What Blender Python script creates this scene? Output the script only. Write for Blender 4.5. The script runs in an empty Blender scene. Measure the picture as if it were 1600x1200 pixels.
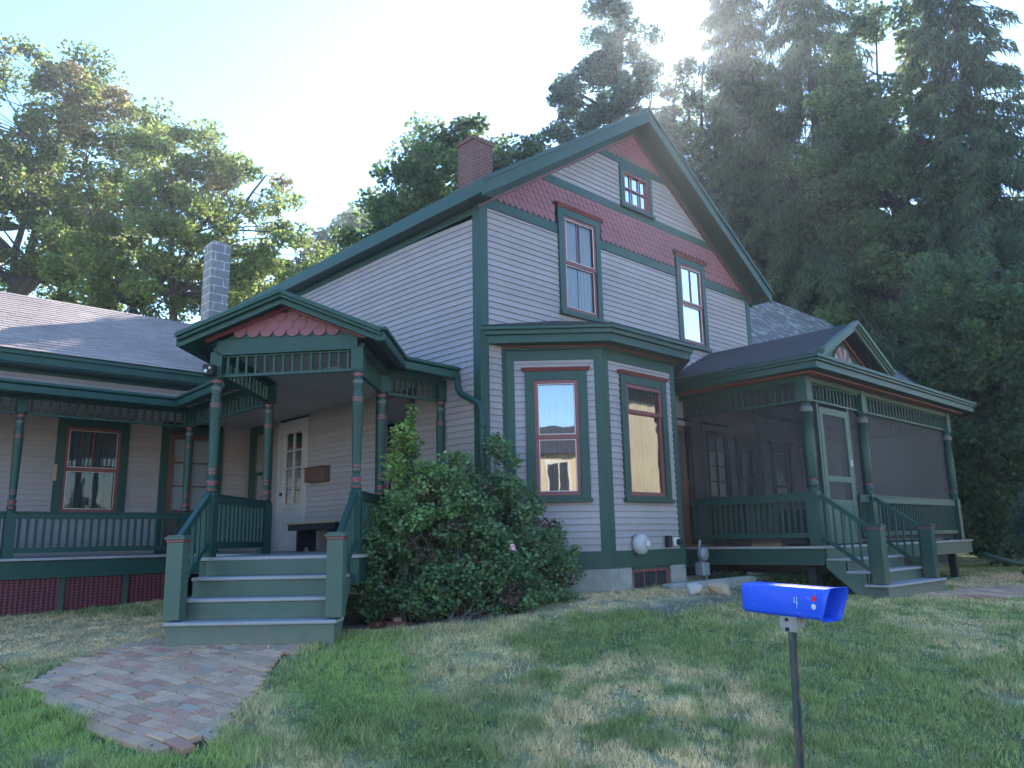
import bpy, bmesh, math, random
import numpy as np
from mathutils import Vector, Matrix
random.seed(7); rng=np.random.default_rng(7)
C=bpy.context.scene.collection
R=math.radians
# ---------------------------------------------------------------- camera
sc=bpy.context.scene
F_PX=1219.; PITCH=.19584; ROLL=.02019; AZ=.80957
CAM=Vector((-6.607,-7.517,1.6))
rt=Vector((math.sin(AZ),-math.cos(AZ),0)); fw=Vector((math.cos(AZ),math.sin(AZ),0))
cp,sp,cr,sr=math.cos(PITCH),math.sin(PITCH),math.cos(ROLL),math.sin(ROLL)
def cam2world(v):                       # v = camera-frame (right, down, forward)
    x,y,z=v
    x,y=cr*x-sr*y, sr*x+cr*y            # undo roll
    y,z=cp*y-sp*z, sp*y+cp*z            # undo pitch
    return rt*x+fw*z+Vector((0,0,-y))
cd=bpy.data.cameras.new('camera'); co=bpy.data.objects.new('camera',cd); C.objects.link(co)
ax=cam2world((1,0,0)); ay=cam2world((0,-1,0)); az_=cam2world((0,0,-1))
m=Matrix((ax,ay,az_)).transposed().to_4x4(); m.translation=CAM; co.matrix_world=m
cd.sensor_width=36; cd.lens=36*F_PX/1600; cd.clip_end=2000; cd.clip_start=.05
sc.camera=co
# ---------------------------------------------------------------- light
SUN=Vector((.70,.46,.55)).normalized()
w=bpy.data.worlds.new('World'); sc.world=w; w.use_nodes=True
nt=w.node_tree; bg=nt.nodes['Background']; sky=nt.nodes.new('ShaderNodeTexSky'); sky.sky_type='NISHITA'
sky.sun_disc=False; sky.sun_elevation=math.asin(SUN.z); sky.sun_rotation=math.atan2(SUN.x,SUN.y)
sky.air_density=1.0; sky.dust_density=.05; sky.ozone_density=3.2; sky.altitude=100
hs=nt.nodes.new('ShaderNodeHueSaturation'); hs.inputs['Saturation'].default_value=1.16; nt.links.new(sky.outputs[0],hs.inputs['Color']); nt.links.new(hs.outputs[0],bg.inputs[0]); bg.inputs[1].default_value=.15
sl=bpy.data.lights.new('sun','SUN'); so=bpy.data.objects.new('sun',sl); C.objects.link(so)
sl.energy=5.0; sl.angle=R(.6); sl.color=(1,.93,.84); so.rotation_euler=SUN.to_track_quat('Z','Y').to_euler()
sc.view_settings.view_transform='Standard'; sc.view_settings.look='None'; sc.view_settings.gamma=1
sc.view_settings.exposure=2.08
# ---------------------------------------------------------------- materials
def nodes(name):
    m=bpy.data.materials.new(name); m.use_nodes=True; t=m.node_tree
    return m,t,t.nodes['Principled BSDF']
def mixc(t,fac,a,b):
    n=t.nodes.new('ShaderNodeMix'); n.data_type='RGBA'
    if isinstance(fac,(int,float)): n.inputs[0].default_value=fac
    else: t.links.new(fac,n.inputs[0])
    for i,c in ((6,a),(7,b)):
        if isinstance(c,tuple): n.inputs[i].default_value=(*c,1)
        else: t.links.new(c,n.inputs[i])
    return n.outputs[2]
def noise(t,scale,detail=4,rough=.6,vec=None,dist=0):
    n=t.nodes.new('ShaderNodeTexNoise'); n.inputs['Scale'].default_value=scale; n.inputs['Detail'].default_value=detail
    n.inputs['Roughness'].default_value=rough; n.inputs['Distortion'].default_value=dist
    if vec is None:
        g=t.nodes.new('ShaderNodeNewGeometry'); vec=g.outputs['Position']
    t.links.new(vec,n.inputs['Vector']); return n.outputs[0]
def ramp(t,src,a,b):
    n=t.nodes.new('ShaderNodeMapRange'); t.links.new(src,n.inputs[0]); n.inputs[1].default_value=a; n.inputs[2].default_value=b; return n.outputs[0]
def stretch(t,s):
    g=t.nodes.new('ShaderNodeNewGeometry'); mp=t.nodes.new('ShaderNodeMapping'); mp.inputs['Scale'].default_value=s
    t.links.new(g.outputs['Position'],mp.inputs[0]); return mp.outputs[0]
def bump(t,b,h,strength=.3,dist=.01):
    n=t.nodes.new('ShaderNodeBump'); n.inputs['Strength'].default_value=strength; n.inputs['Distance'].default_value=dist
    t.links.new(h,n.inputs['Height']); t.links.new(n.outputs[0],b.inputs['Normal'])
def paint(name,col,col2=None,rough=.55,wear=None,sc_=1.,wear_amt=.62,spec=.5):
    m,t,b=nodes(name)
    col2=col2 or tuple(c*.78 for c in col)
    n1=noise(t,1.3*sc_,5); c=mixc(t,ramp(t,n1,.35,.7),col,col2)
    n2=noise(t,1,6,.7,stretch(t,(14,14,2.2))); c=mixc(t,ramp(t,n2,.45,.75),c,tuple(x*.86 for x in col))
    if wear:
        n3=noise(t,1,8,.75,stretch(t,(9,9,5))); c=mixc(t,ramp(t,n3,wear_amt,wear_amt+.05),c,wear)
    t.links.new(c,b.inputs['Base Color']); b.inputs['Roughness'].default_value=rough
    b.inputs['Specular IOR Level'].default_value=spec
    bump(t,b,noise(t,60,3),.12,.004); return m
M={}
M['siding']=paint('siding_paint',(.31,.262,.262),(.265,.225,.227),.6,(.25,.21,.20),wear_amt=.74)
_t=M['siding'].node_tree; _b=_t.nodes['Principled BSDF']; _l=_b.inputs['Base Color'].links[0].from_socket; _v=_t.nodes.new('ShaderNodeVertexColor'); _v.layer_name='Col'
_m=_t.nodes.new('ShaderNodeMix'); _m.data_type='RGBA'; _m.blend_type='MULTIPLY'; _m.inputs[0].default_value=1; _t.links.new(_l,_m.inputs[6]); _t.links.new(_v.outputs[0],_m.inputs[7]); _t.links.new(_m.outputs[2],_b.inputs['Base Color'])
M['green']=paint('green_trim_paint',(.016,.056,.043),(.012,.043,.034),.5,(.07,.12,.10),wear_amt=.70,spec=.35)
M['step']=paint('step_riser_paint',(.06,.10,.072),(.045,.077,.058),.6,(.12,.17,.145),wear_amt=.68)
def splash(mt,z0,z1,col,amt=.75):
    t=mt.node_tree; b=t.nodes['Principled BSDF']; src=b.inputs['Base Color'].links[0].from_socket; g=t.nodes.new('ShaderNodeNewGeometry'); sp_=t.nodes.new('ShaderNodeSeparateXYZ'); t.links.new(g.outputs['Position'],sp_.inputs[0])
    m=t.nodes.new('ShaderNodeMath'); m.operation='MULTIPLY_ADD'; t.links.new(noise(t,7,6,.7),m.inputs[0]); m.inputs[1].default_value=-.35; t.links.new(sp_.outputs[2],m.inputs[2])
    r=ramp(t,m.outputs[0],z1-.17,z0-.17); r.node.inputs[4].default_value=amt; t.links.new(mixc(t,r,src,col),b.inputs['Base Color'])
splash(M['step'],.66,.95,(.16,.145,.11)); splash(M['siding'],1.25,1.75,(.24,.21,.18),.5); splash(M['green'],.85,1.25,(.09,.09,.065),.6)
M['tread']=paint('tread_grey_paint',(.31,.29,.29),(.22,.205,.205),.6,(.15,.11,.09),wear_amt=.60)
M['red']=paint('red_trim_paint',(.20,.045,.048),(.15,.035,.038),.5)
M['pink']=paint('scallop_shingle_paint',(.26,.09,.105),(.20,.07,.085),.7,(.31,.135,.125),wear_amt=.7)
M['cream']=paint('cream_line_paint',(.55,.47,.45),None,.6)
M['white']=paint('white_paint',(.62,.6,.58),(.5,.48,.46),.55)
M['palepaint']=paint('pale_door_paint',(.40,.37,.37),None,.5)
M['ceil']=paint('porch_ceiling_paint',(.42,.38,.36),None,.6)
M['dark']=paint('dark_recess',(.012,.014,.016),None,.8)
M['wood']=paint('brown_wood',(.12,.055,.035),(.08,.035,.025),.5,sc_=3)
M['tan']=paint('bare_wood',(.38,.27,.16),(.3,.2,.12),.6,sc_=3)
M['lattice']=paint('lattice_red_paint',(.17,.035,.045),(.12,.025,.035),.6)
M['metal']=paint('grey_metal',(.25,.26,.28),(.18,.19,.2),.4); 
M['doorred']=paint('door_varnish',(.13,.04,.028),(.09,.03,.02),.35,sc_=2)
M['curtain']=None
def curtain():
    m,t,b=nodes('lace_curtain'); wv=t.nodes.new('ShaderNodeTexWave'); wv.inputs['Scale'].default_value=6; wv.inputs['Distortion'].default_value=2.5; wv.inputs['Detail'].default_value=3
    mp=stretch(t,(1.4,1.4,.12)); t.links.new(mp,wv.inputs[0])
    c=mixc(t,wv.outputs[1],(.27,.27,.28),(.44,.44,.46)); n=noise(t,90,4,.7); c=mixc(t,ramp(t,n,.4,.6),c,(.3,.3,.32))
    t.links.new(c,b.inputs['Base Color']); b.inputs['Roughness'].default_value=.9; return m
M['curtain']=curtain()
def shade():
    m,t,b=nodes('dark_curtain'); wv=t.nodes.new('ShaderNodeTexWave'); wv.inputs['Scale'].default_value=5; wv.inputs['Distortion'].default_value=2; 
    t.links.new(stretch(t,(1.6,1.6,.1)),wv.inputs[0]); c=mixc(t,wv.outputs[1],(.055,.06,.065),(.095,.095,.10))
    t.links.new(c,b.inputs['Base Color']); b.inputs['Roughness'].default_value=.9; return m
M['shade']=shade()
def glass(name,refl):
    m=bpy.data.materials.new(name); m.use_nodes=True; t=m.node_tree; t.nodes.remove(t.nodes['Principled BSDF'])
    o=t.nodes['Material Output']; g=t.nodes.new('ShaderNodeBsdfGlossy'); g.inputs['Roughness'].default_value=.015
    tr=t.nodes.new('ShaderNodeBsdfTransparent'); tr.inputs[0].default_value=(.80,.84,.86,1)
    mx=t.nodes.new('ShaderNodeMixShader'); fr=t.nodes.new('ShaderNodeFresnel'); fr.inputs[0].default_value=1.5
    ad=t.nodes.new('ShaderNodeMath'); ad.operation='ADD'; ad.inputs[1].default_value=refl; ad.use_clamp=True
    t.links.new(fr.outputs[0],ad.inputs[0]); t.links.new(ad.outputs[0],mx.inputs[0]); t.links.new(tr.outputs[0],mx.inputs[1]); t.links.new(g.outputs[0],mx.inputs[2])
    bp=t.nodes.new('ShaderNodeBump'); bp.inputs['Strength'].default_value=.05; bp.inputs['Distance'].default_value=.02
    t.links.new(noise(t,2.2,2,.5),bp.inputs['Height']); t.links.new(bp.outputs[0],g.inputs['Normal'])
    t.links.new(mx.outputs[0],o.inputs[0]); return m
M['glass']=glass('window_glass',.05); M['bayglass']=glass('bay_window_glass',.24); M['glassdim']=glass('porch_window_glass',.0)
def screen():
    m=bpy.data.materials.new('insect_screen'); m.use_nodes=True; t=m.node_tree; b=t.nodes['Principled BSDF']
    b.inputs['Base Color'].default_value=(.022,.021,.024,1); b.inputs['Roughness'].default_value=.7
    tr=t.nodes.new('ShaderNodeBsdfTransparent'); mx=t.nodes.new('ShaderNodeMixShader')
    t.links.new(ramp(t,noise(t,1.2,3),.2,.9),mx.inputs[0])
    mr=mx.inputs[0].links[0].from_node; mr.inputs[3].default_value=.62; mr.inputs[4].default_value=.80
    t.links.new(b.outputs[0],mx.inputs[2]); t.links.new(tr.outputs[0],mx.inputs[1]); t.links.new(mx.outputs[0],t.nodes['Material Output'].inputs[0]); return m
M['screen']=screen()
def shingle(name,c1,c2,c3,light=None):
    m,t,b=nodes(name); at=t.nodes.new('ShaderNodeVertexColor'); at.layer_name='Col'
    sep=t.nodes.new('ShaderNodeSeparateColor'); t.links.new(at.outputs[0],sep.inputs[0])
    c=mixc(t,sep.outputs[0],c1,c2); c=mixc(t,ramp(t,noise(t,120,3),.4,.7),c,c3)
    c=mixc(t,ramp(t,noise(t,.7,4),.4,.75),c,tuple(x*.7 for x in c1))
    if light: c=mixc(t,ramp(t,sep.outputs[1],.72,.95),c,light)
    t.links.new(c,b.inputs['Base Color']); b.inputs['Roughness'].default_value=.9; bump(t,b,noise(t,200,2),.4,.004); return m
M['shingle']=shingle('brown_asphalt_shingle',(.33,.25,.22),(.22,.165,.15),(.40,.31,.27))
M['shdark']=shingle('dark_asphalt_shingle',(.045,.045,.06),(.03,.03,.04),(.07,.07,.09))
M['shgrey']=shingle('weathered_grey_shingle',(.15,.145,.15),(.075,.075,.08),(.22,.21,.21),(.38,.37,.36))
def brick(name,c1,c2,mort,scale,bw=.5,rh=.25,off=.5):
    m,t,b=nodes(name); bt=t.nodes.new('ShaderNodeTexBrick'); tc=t.nodes.new('ShaderNodeTexCoord')
    t.links.new(tc.outputs['UV'],bt.inputs[0]); bt.inputs['Color1'].default_value=(*c1,1); bt.inputs['Color2'].default_value=(*c2,1); bt.inputs['Mortar'].default_value=(*mort,1)
    bt.inputs['Scale'].default_value=scale; bt.inputs['Mortar Size'].default_value=.012; bt.inputs['Brick Width'].default_value=bw; bt.inputs['Row Height'].default_value=rh; bt.offset=off
    c=mixc(t,ramp(t,noise(t,9,5),.4,.8),bt.outputs[0],tuple(x*.6 for x in c1)); t.links.new(c,b.inputs['Base Color']); b.inputs['Roughness'].default_value=.9
    bump(t,b,bt.outputs[1],-.5,.01); return m
M['chim']=brick('red_chimney_brick',(.12,.036,.034),(.08,.025,.025),(.12,.09,.09),1,.2,.075)
M['block']=brick('grey_concrete_block',(.22,.205,.205),(.17,.16,.165),(.42,.41,.42),1,.42,.2,.5)
def conc():
    m,t,b=nodes('old_concrete'); n=noise(t,2.5,7,.7); c=mixc(t,ramp(t,n,.35,.7),(.30,.28,.25),(.17,.165,.15)); n2=noise(t,1,5,.6,stretch(t,(3,3,.8)))
    c=mixc(t,ramp(t,n2,.55,.8),c,(.12,.13,.09)); t.links.new(c,b.inputs['Base Color']); b.inputs['Roughness'].default_value=.95; bump(t,b,noise(t,25,6),.6,.02); return m
M['conc']=conc()
def vcol(name,rough=.9,trans=0.,bumpscale=None):
    m,t,b=nodes(name); at=t.nodes.new('ShaderNodeVertexColor'); at.layer_name='Col'
    if trans:
        tr=t.nodes.new('ShaderNodeBsdfTranslucent'); mx=t.nodes.new('ShaderNodeMixShader'); mx.inputs[0].default_value=trans
        hs=t.nodes.new('ShaderNodeHueSaturation'); hs.inputs['Value'].default_value=1.9; hs.inputs['Hue'].default_value=.475; t.links.new(at.outputs[0],hs.inputs['Color'])
        t.links.new(hs.outputs[0],tr.inputs[0]); t.links.new(b.outputs[0],mx.inputs[1]); t.links.new(tr.outputs[0],mx.inputs[2]); t.links.new(mx.outputs[0],t.nodes['Material Output'].inputs[0])
    t.links.new(at.outputs[0],b.inputs['Base Color']); b.inputs['Roughness'].default_value=rough; b.inputs['Specular IOR Level'].default_value=.3
    if bumpscale: bump(t,b,noise(t,bumpscale,5),.6,.02)
    return m
M['leaf']=vcol('tree_leaves',.5,.55); M['needle']=vcol('spruce_needles',.7,.34); M['rose']=vcol('rose_leaves',.42,.28)
M['blade']=vcol('grass_blades',.7,.45)
M['paver']=vcol('path_brick',.9,0,30)
def bark():
    m,t,b=nodes('tree_bark'); n=noise(t,1,6,.7,stretch(t,(8,8,1.5))); c=mixc(t,ramp(t,n,.3,.7),(.045,.038,.033),(.10,.088,.08)); t.links.new(c,b.inputs['Base Color']); b.inputs['Roughness'].default_value=.95; bump(t,b,n,.8,.05); return m
M['bark']=bark()
# ---------------------------------------------------------------- mesh builder
q=math.sqrt(.5)
class FR:                                # a wall frame: s along, t outward, z up
    def __init__(s,o,xd,od): s.o=Vector((o[0],o[1],0)); s.x=Vector((xd[0],xd[1],0)).normalized(); s.n=Vector((od[0],od[1],0)).normalized()
    def __call__(s,a,t,z): return s.o+s.x*a+s.n*t+Vector((0,0,z))
G=FR((0,0),(1,0),(0,1))                  # plain world
FF=FR((0,0),(1,0),(0,-1)); LW=FR((0,0),(0,1),(-1,0)); DG=FR((0,0),(q,-q),(-q,-q))
WW=FR((0,6.7),(1,0),(0,-1))
BA=(.45,0.); BB=(1.38,-.9); BC=(3.02,-.9); BD=(3.92,0.)
B1=FR(BA,(BB[0]-BA[0],BB[1]-BA[1]),(-.9,-.93)); B2=FR(BB,(1,0),(0,-1)); B3=FR(BC,(.9,.9),(.9,-.9))
class MB:
    def __init__(s,fr=G): s.v=[];s.f=[];s.m=[];s.fr=fr;s.c=[];s.mi=0;s.uv=None
    def face(s,pts,col=None,raw=False):
        i=len(s.v); s.v+= [tuple(p) if raw else tuple(s.fr(*p)) for p in pts]; s.f.append(tuple(range(i,i+len(pts)))); s.m.append(s.mi); s.c.append(col or (1,1,1))
    def solid(s,A,B,col=None):           # two matching polygons -> closed solid
        i=len(s.v); n=len(A); s.v+=[tuple(s.fr(*p)) for p in A]+[tuple(s.fr(*p)) for p in B]
        fs=[tuple(range(i+n-1,i-1,-1)),tuple(range(i+n,i+2*n))]+[(i+k,i+(k+1)%n,i+n+(k+1)%n,i+n+k) for k in range(n)]
        s.f+=fs; s.m+=[s.mi]*len(fs); s.c+=[col or (1,1,1)]*len(fs)
    def box(s,a0,a1,t0,t1,z0,z1,col=None):
        s.solid([(a0,t0,z0),(a1,t0,z0),(a1,t1,z0),(a0,t1,z0)],[(a0,t0,z1),(a1,t0,z1),(a1,t1,z1),(a0,t1,z1)],col)
    def bar(s,p,q_,w,h,up=(0,0,1)):      # bar between two frame points, raw world section
        P=Vector(s.fr(*p));Q=Vector(s.fr(*q_));d=(Q-P).normalized();u=Vector(up);sd=d.cross(u).normalized();u=sd.cross(d).normalized()
        i=len(s.v)
        for X in(P,Q):
            for a,b in((-1,-1),(1,-1),(1,1),(-1,1)): s.v.append(tuple(X+sd*(a*w/2)+u*(b*h/2)))
        fs=[(i+3,i+2,i+1,i),(i+4,i+5,i+6,i+7)]+[(i+k,i+(k+1)%4,i+4+(k+1)%4,i+4+k) for k in range(4)]
        s.f+=fs;s.m+=[s.mi]*6;s.c+=[(1,1,1)]*6
    def tube(s,pts,rad,n=8,raw=True,cap=True):
        P=[Vector(p) if raw else Vector(s.fr(*p)) for p in pts]; rad=rad if isinstance(rad,(list,tuple)) else [rad]*len(P); i=len(s.v); u=None
        for k,p in enumerate(P):
            d=(P[min(k+1,len(P)-1)]-P[max(k-1,0)]).normalized()
            if u is None: u=d.orthogonal().normalized()
            u=(u-d*u.dot(d)).normalized(); w_=d.cross(u)
            for a in range(n):
                t=2*math.pi*a/n; s.v.append(tuple(p+(u*math.cos(t)+w_*math.sin(t))*rad[k]))
        for k in range(len(P)-1):
            for a in range(n): s.f.append((i+k*n+a,i+k*n+(a+1)%n,i+(k+1)*n+(a+1)%n,i+(k+1)*n+a)); s.m.append(s.mi); s.c.append((1,1,1))
        if cap:
            for b,rv in((i,1),(i+(len(P)-1)*n,0)): s.f.append(tuple(range(b+n-1,b-1,-1)) if rv else tuple(range(b,b+n))); s.m.append(s.mi); s.c.append((1,1,1))
    def lathe(s,x,y,prof,n=14):          # prof: (z,r,mat)
        i=len(s.v)
        for z,r,_ in prof:
            for a in range(n): s.v.append((x+r*math.cos(2*math.pi*a/n),y+r*math.sin(2*math.pi*a/n),z))
        for k in range(len(prof)-1):
            for a in range(n): s.f.append((i+k*n+a,i+k*n+(a+1)%n,i+(k+1)*n+(a+1)%n,i+(k+1)*n+a)); s.m.append(prof[k][2]); s.c.append((1,1,1))
    def build(s,name,mats,parent=None,bevel=0,smooth=False,recalc=True):
        me=bpy.data.meshes.new(name); me.from_pydata(s.v,[],s.f)
        for mt in (mats if isinstance(mats,(list,tuple)) else [mats]): me.materials.append(mt)
        me.polygons.foreach_set('material_index',s.m)
        ca=me.color_attributes.new('Col','FLOAT_COLOR','CORNER'); arr=[]
        for f,c in zip(s.f,s.c): arr+= [*c,1.]*len(f)
        ca.data.foreach_set('color',arr)
        if recalc:
            b=bmesh.new(); b.from_mesh(me); bmesh.ops.recalc_face_normals(b,faces=b.faces); b.to_mesh(me); b.free()
        if s.uv: 
            ul=me.uv_layers.new(name='UV')
            for p in me.polygons:
                n=p.normal
                for li in p.loop_indices:
                    c=me.vertices[me.loops[li].vertex_index].co; ul.data[li].uv=((c.x if abs(n.y)>.5 else c.y)+(c.z*0 if abs(n.z)<.5 else 0), c.z if abs(n.z)<.5 else c.x)
        if smooth: me.polygons.foreach_set('use_smooth',[True]*len(me.polygons))
        o=bpy.data.objects.new(name,me); C.objects.link(o)
        if parent: o.parent=parent
        if bevel:
            bv=o.modifiers.new('bevel','BEVEL'); bv.width=bevel; bv.segments=1; bv.limit_method='ANGLE'; bv.angle_limit=R(40)
        return o
def tag(o,label,cat,group=None,kind=None):
    if label: o['label']=label
    if cat: o['category']=cat
    if group: o['group']=group
    if kind: o['kind']=kind
    return o
def empty(name,loc=(0,0,0)):
    o=bpy.data.objects.new(name,None); C.objects.link(o); o.location=loc; return o
def fast(name,V,nper,col,mat,parent=None):   # many loose faces of nper verts each; V (n*nper,3), col (n,3)
    me=bpy.data.meshes.new(name); n=len(V)//nper; me.vertices.add(len(V)); me.vertices.foreach_set('co',V.astype(np.float32).ravel())
    me.loops.add(len(V)); me.loops.foreach_set('vertex_index',np.arange(len(V),dtype=np.int32))
    me.polygons.add(n); me.polygons.foreach_set('loop_start',np.arange(0,len(V),nper,dtype=np.int32))
    ca=me.color_attributes.new('Col','FLOAT_COLOR','CORNER'); cc=np.ones((n,nper,4),np.float32); cc[:,:,:3]=col[:,None,:]; ca.data.foreach_set('color',cc.ravel())
    me.materials.append(mat); me.update(); me.validate(); o=bpy.data.objects.new(name,me); C.objects.link(o)
    if parent: o.parent=parent
    return o
# ---------------------------------------------------------------- ground
GP=np.array([(-6.6,-7.5,0),(-5.1,-2.1,.36),(-4.6,-2.3,.45),(-3.9,-.6,.6),(-3.5,.6,.68),(-2.4,.0,.70),(-4.6,1.6,.60),(-5.5,1,.5),(-3.8,2.2,.66),(-4.2,4.9,.71),(-1.9,4.9,.80),(-9,4.9,.6),
 (-2.,-.9,.68),(-1.3,.5,.72),(-.9,.2,.75),(-.2,-.7,.82),(.6,-.2,.88),(1.4,-.9,.93),(2.9,-.9,.91),(1.8,-1.5,.89),(1.5,-2.6,.82),(4.5,-.2,.9),(4.3,-3.1,.72),(6.6,-3.1,.71),(5.9,-3.6,.66),(10.4,-3.1,.68),(9,-5,.6),(7,-6,.5),
 (-3.4,-3.6,.28),(-1.1,-5.6,.18),(-3.3,-5.8,.06),(2.7,-5.1,.45),(1,-8,.1),(14,-3,.7),(14,3,.8),(5,6,.9),(-8,-2,.1),(-9,8,.6),(-2,-9,-.05),(6,-10,.2)],float)
_n=len(GP); _d=np.hypot(GP[:,None,0]-GP[None,:,0],GP[:,None,1]-GP[None,:,1])
_K=np.zeros((_n+3,_n+3)); _K[:_n,:_n]=_d+np.eye(_n)*0; _K[:_n,_n]=1; _K[:_n,_n+1:]=GP[:,:2]; _K[_n,:_n]=1; _K[_n+1:,:_n]=GP[:,:2].T
_w=np.linalg.solve(_K,np.r_[GP[:,2],0,0,0])
def gz(x,y):
    x=np.asarray(x,float);y=np.asarray(y,float)
    d=np.hypot(x[...,None]-GP[:,0],y[...,None]-GP[:,1]); z=d@_w[:_n]+_w[_n]+x*_w[_n+1]+y*_w[_n+2]
    r=np.hypot(x-0,y-0); k=np.clip((r-11)/8,0,1); far=np.where(x*.69+y*.724<-7,-.05,.72); k=k*k*(3-2*k)
    return z*(1-k)+far*k
def vnoise(x,y,seed=0):
    xi=np.floor(x).astype(int); yi=np.floor(y).astype(int); fx=x-xi; fy=y-yi; fx=fx*fx*(3-2*fx); fy=fy*fy*(3-2*fy)
    def h(a,b):
        n=(a*374761393+b*668265263+seed*974634777)&0xffffffff; n=((n^(n>>13))*1274126177)&0xffffffff; return ((n^(n>>16))&0xffff)/65535.
    return (h(xi,yi)*(1-fx)+h(xi+1,yi)*fx)*(1-fy)+(h(xi,yi+1)*(1-fx)+h(xi+1,yi+1)*fx)*fy
def fbm(x,y,seed=0,o=4):
    s=0;a=.5;t=0
    for i in range(o): s=s+a*vnoise(x*2**i+17*i,y*2**i-9*i,seed+i); t+=a; a*=.55
    return s/t
def sm(v,a,b): k=np.clip((v-a)/(b-a),0,1); return k*k*(3-2*k)
def segd(x,y,a,b):
    ax_,ay_=a;bx,by=b; t=np.clip(((x-ax_)*(bx-ax_)+(y-ay_)*(by-ay_))/((bx-ax_)**2+(by-ay_)**2),0,1); return np.hypot(x-ax_-t*(bx-ax_),y-ay_-t*(by-ay_))
def patches(x,y):
    n=fbm(x*.9,y*.9,3); n2=fbm(x*3.1,y*3.1,11)
    n3=fbm(x*11,y*11,31); dry=sm(n+.45*(n2-.5)+.25*(n3-.5),.42,.70)*.72
    dry=np.maximum(dry,.9*sm(1.1+.7*(n2-.5)-segd(x,y,(-3.6,-5.3),(-1.5,-3.7)),.0,.6)*sm(n2,.3,.5))
    straw=sm(1.5+.8*(n2-.5)-segd(x,y,(-4.8,4.2),(-3.6,1.6)),0,.5)          # clippings by the lattice
    straw=np.maximum(straw,sm(1.0+.5*(n2-.5)-segd(x,y,(8,-3.3),(12,-3.2)),0,.4))
    straw=np.maximum(straw,.9*sm(.75+.5*(n2-.5)-segd(x,y,(.3,-1.2),(2.4,-1.5)),0,.4))
    dirt=sm(.75+.9*(n2-.5)-segd(x,y,(1.0,-1.9),(3.6,-2.1)),0,.5)
    dirt=np.maximum(dirt,sm(.6+.9*(n2-.5)-segd(x,y,(-6.1,-1.6),(-5.5,-2.6)),0,.4)*.8)
    dirt=np.maximum(dirt,sm(.9-segd(x,y,(-1.3,.2),(.2,-.6)),0,.3))
    fresh=sm(.9+.6*(n2-.5)-segd(x,y,(-5.4,-.6),(-4.9,-2.6)),0,.5)          # bright green by the path's left
    fresh=np.maximum(fresh,sm(.7+.6*(n2-.5)-segd(x,y,(-3.3,-2.2),(-2.2,-.8)),0,.5))
    return dry*(1-fresh*.9),straw,dirt,fresh
def gcol(x,y,soil=False):
    dry,straw,dirt,fresh=patches(x,y); n=fbm(x*6,y*6,5)[:,None]
    g=np.array([.22,.25,.085])*(.75+.6*n); g=g*(1-fresh[:,None])+np.array([.25,.31,.09])*(.8+.5*n)*fresh[:,None]
    d=np.array([.60,.48,.26])*(.7+.6*n); s=np.array([.60,.46,.25])*(.55+.9*n); e=np.array([.24,.195,.155])*(.6+.8*n)
    c=g*(1-dry[:,None])+d*dry[:,None]; c=c*(1-dirt[:,None])+e*dirt[:,None]; c=c*(1-straw[:,None])+s*straw[:,None]
    if soil:
        ip=inpoly(x,y,PATH)|inpoly(x,y,PATH2); c[ip]=np.array([.06,.05,.035])
    return c*((.7+.3*sm(fbm(x*7,y*7,41),.38,.5))[:,None] if soil else 1)
def inpoly(x,y,P):
    r=np.zeros(len(x),bool); n=len(P)
    for i in range(n):
        x0,y0=P[i];x1,y1=P[(i+1)%n]; c=((y0>y)!=(y1>y)); r^= c&(x<(x1-x0)*(y-y0)/((y1-y0) if y1!=y0 else 1e-9)+x0)
    return r
PATH=[(-3.50,1.02),(-4.2,.72),(-4.78,.28),(-4.95,-.1),(-4.9,-1.3),(-4.82,-2.3),(-4.66,-2.62),(-4.42,-2.5),(-4.0,-1.95),(-3.4,-1.2),(-2.9,-.65),(-2.3,-.1),(-2.5,.2)]
PATH2=[(5.2,-3.25),(6.9,-3.2),(8.5,-3.55),(16,-4.0),(16,-5.2),(9,-4.6),(6.2,-4.0)]
def ground():
    a=np.linspace(-1,1,420); f=lambda a,c:c+7.5*a+ (np.sinh(a*6.2)/np.sinh(6.2))*125
    xs=f(a,1.);ys=f(a,-1.); Xg,Yg=np.meshgrid(xs,ys,indexing='ij'); x=Xg.ravel();y=Yg.ravel()
    z=gz(x,y)+(fbm(x*2.5,y*2.5,9)-.5)*.05*sm(-np.hypot(x,y),-16,-10)*(~inpoly(x,y,PATH))-.014
    n=len(xs); idx=np.arange(n*n).reshape(n,n); F=np.stack([idx[:-1,:-1],idx[1:,:-1],idx[1:,1:],idx[:-1,1:]],-1).reshape(-1,4)
    me=bpy.data.meshes.new('lawn_ground'); me.vertices.add(n*n); me.vertices.foreach_set('co',np.stack([x,y,z],1).astype(np.float32).ravel())
    me.loops.add(F.size); me.loops.foreach_set('vertex_index',F.astype(np.int32).ravel()); me.polygons.add(len(F)); me.polygons.foreach_set('loop_start',np.arange(0,F.size,4,dtype=np.int32))
    me.polygons.foreach_set('use_smooth',np.ones(len(F),bool))
    ca=me.color_attributes.new('Col','FLOAT_COLOR','POINT'); cc=np.ones((n*n,4),np.float32); cc[:,:3]=gcol(x,y,True); ca.data.foreach_set('color',cc.ravel()); me.update()
    mt,t,b=nodes('lawn_soil'); at=t.nodes.new('ShaderNodeVertexColor'); at.layer_name='Col'
    c=mixc(t,ramp(t,noise(t,45,5,.7),.45,.85),at.outputs[0],(.09,.08,.06)); mm=c.node; t.links.new(c,b.inputs['Base Color']); b.inputs['Roughness'].default_value=1; b.inputs['Specular IOR Level'].default_value=.1
    bump(t,b,noise(t,35,6,.7),.9,.03); me.materials.append(mt); o=bpy.data.objects.new('lawn_ground',me); C.objects.link(o); o['kind']='structure'
ground()
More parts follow.
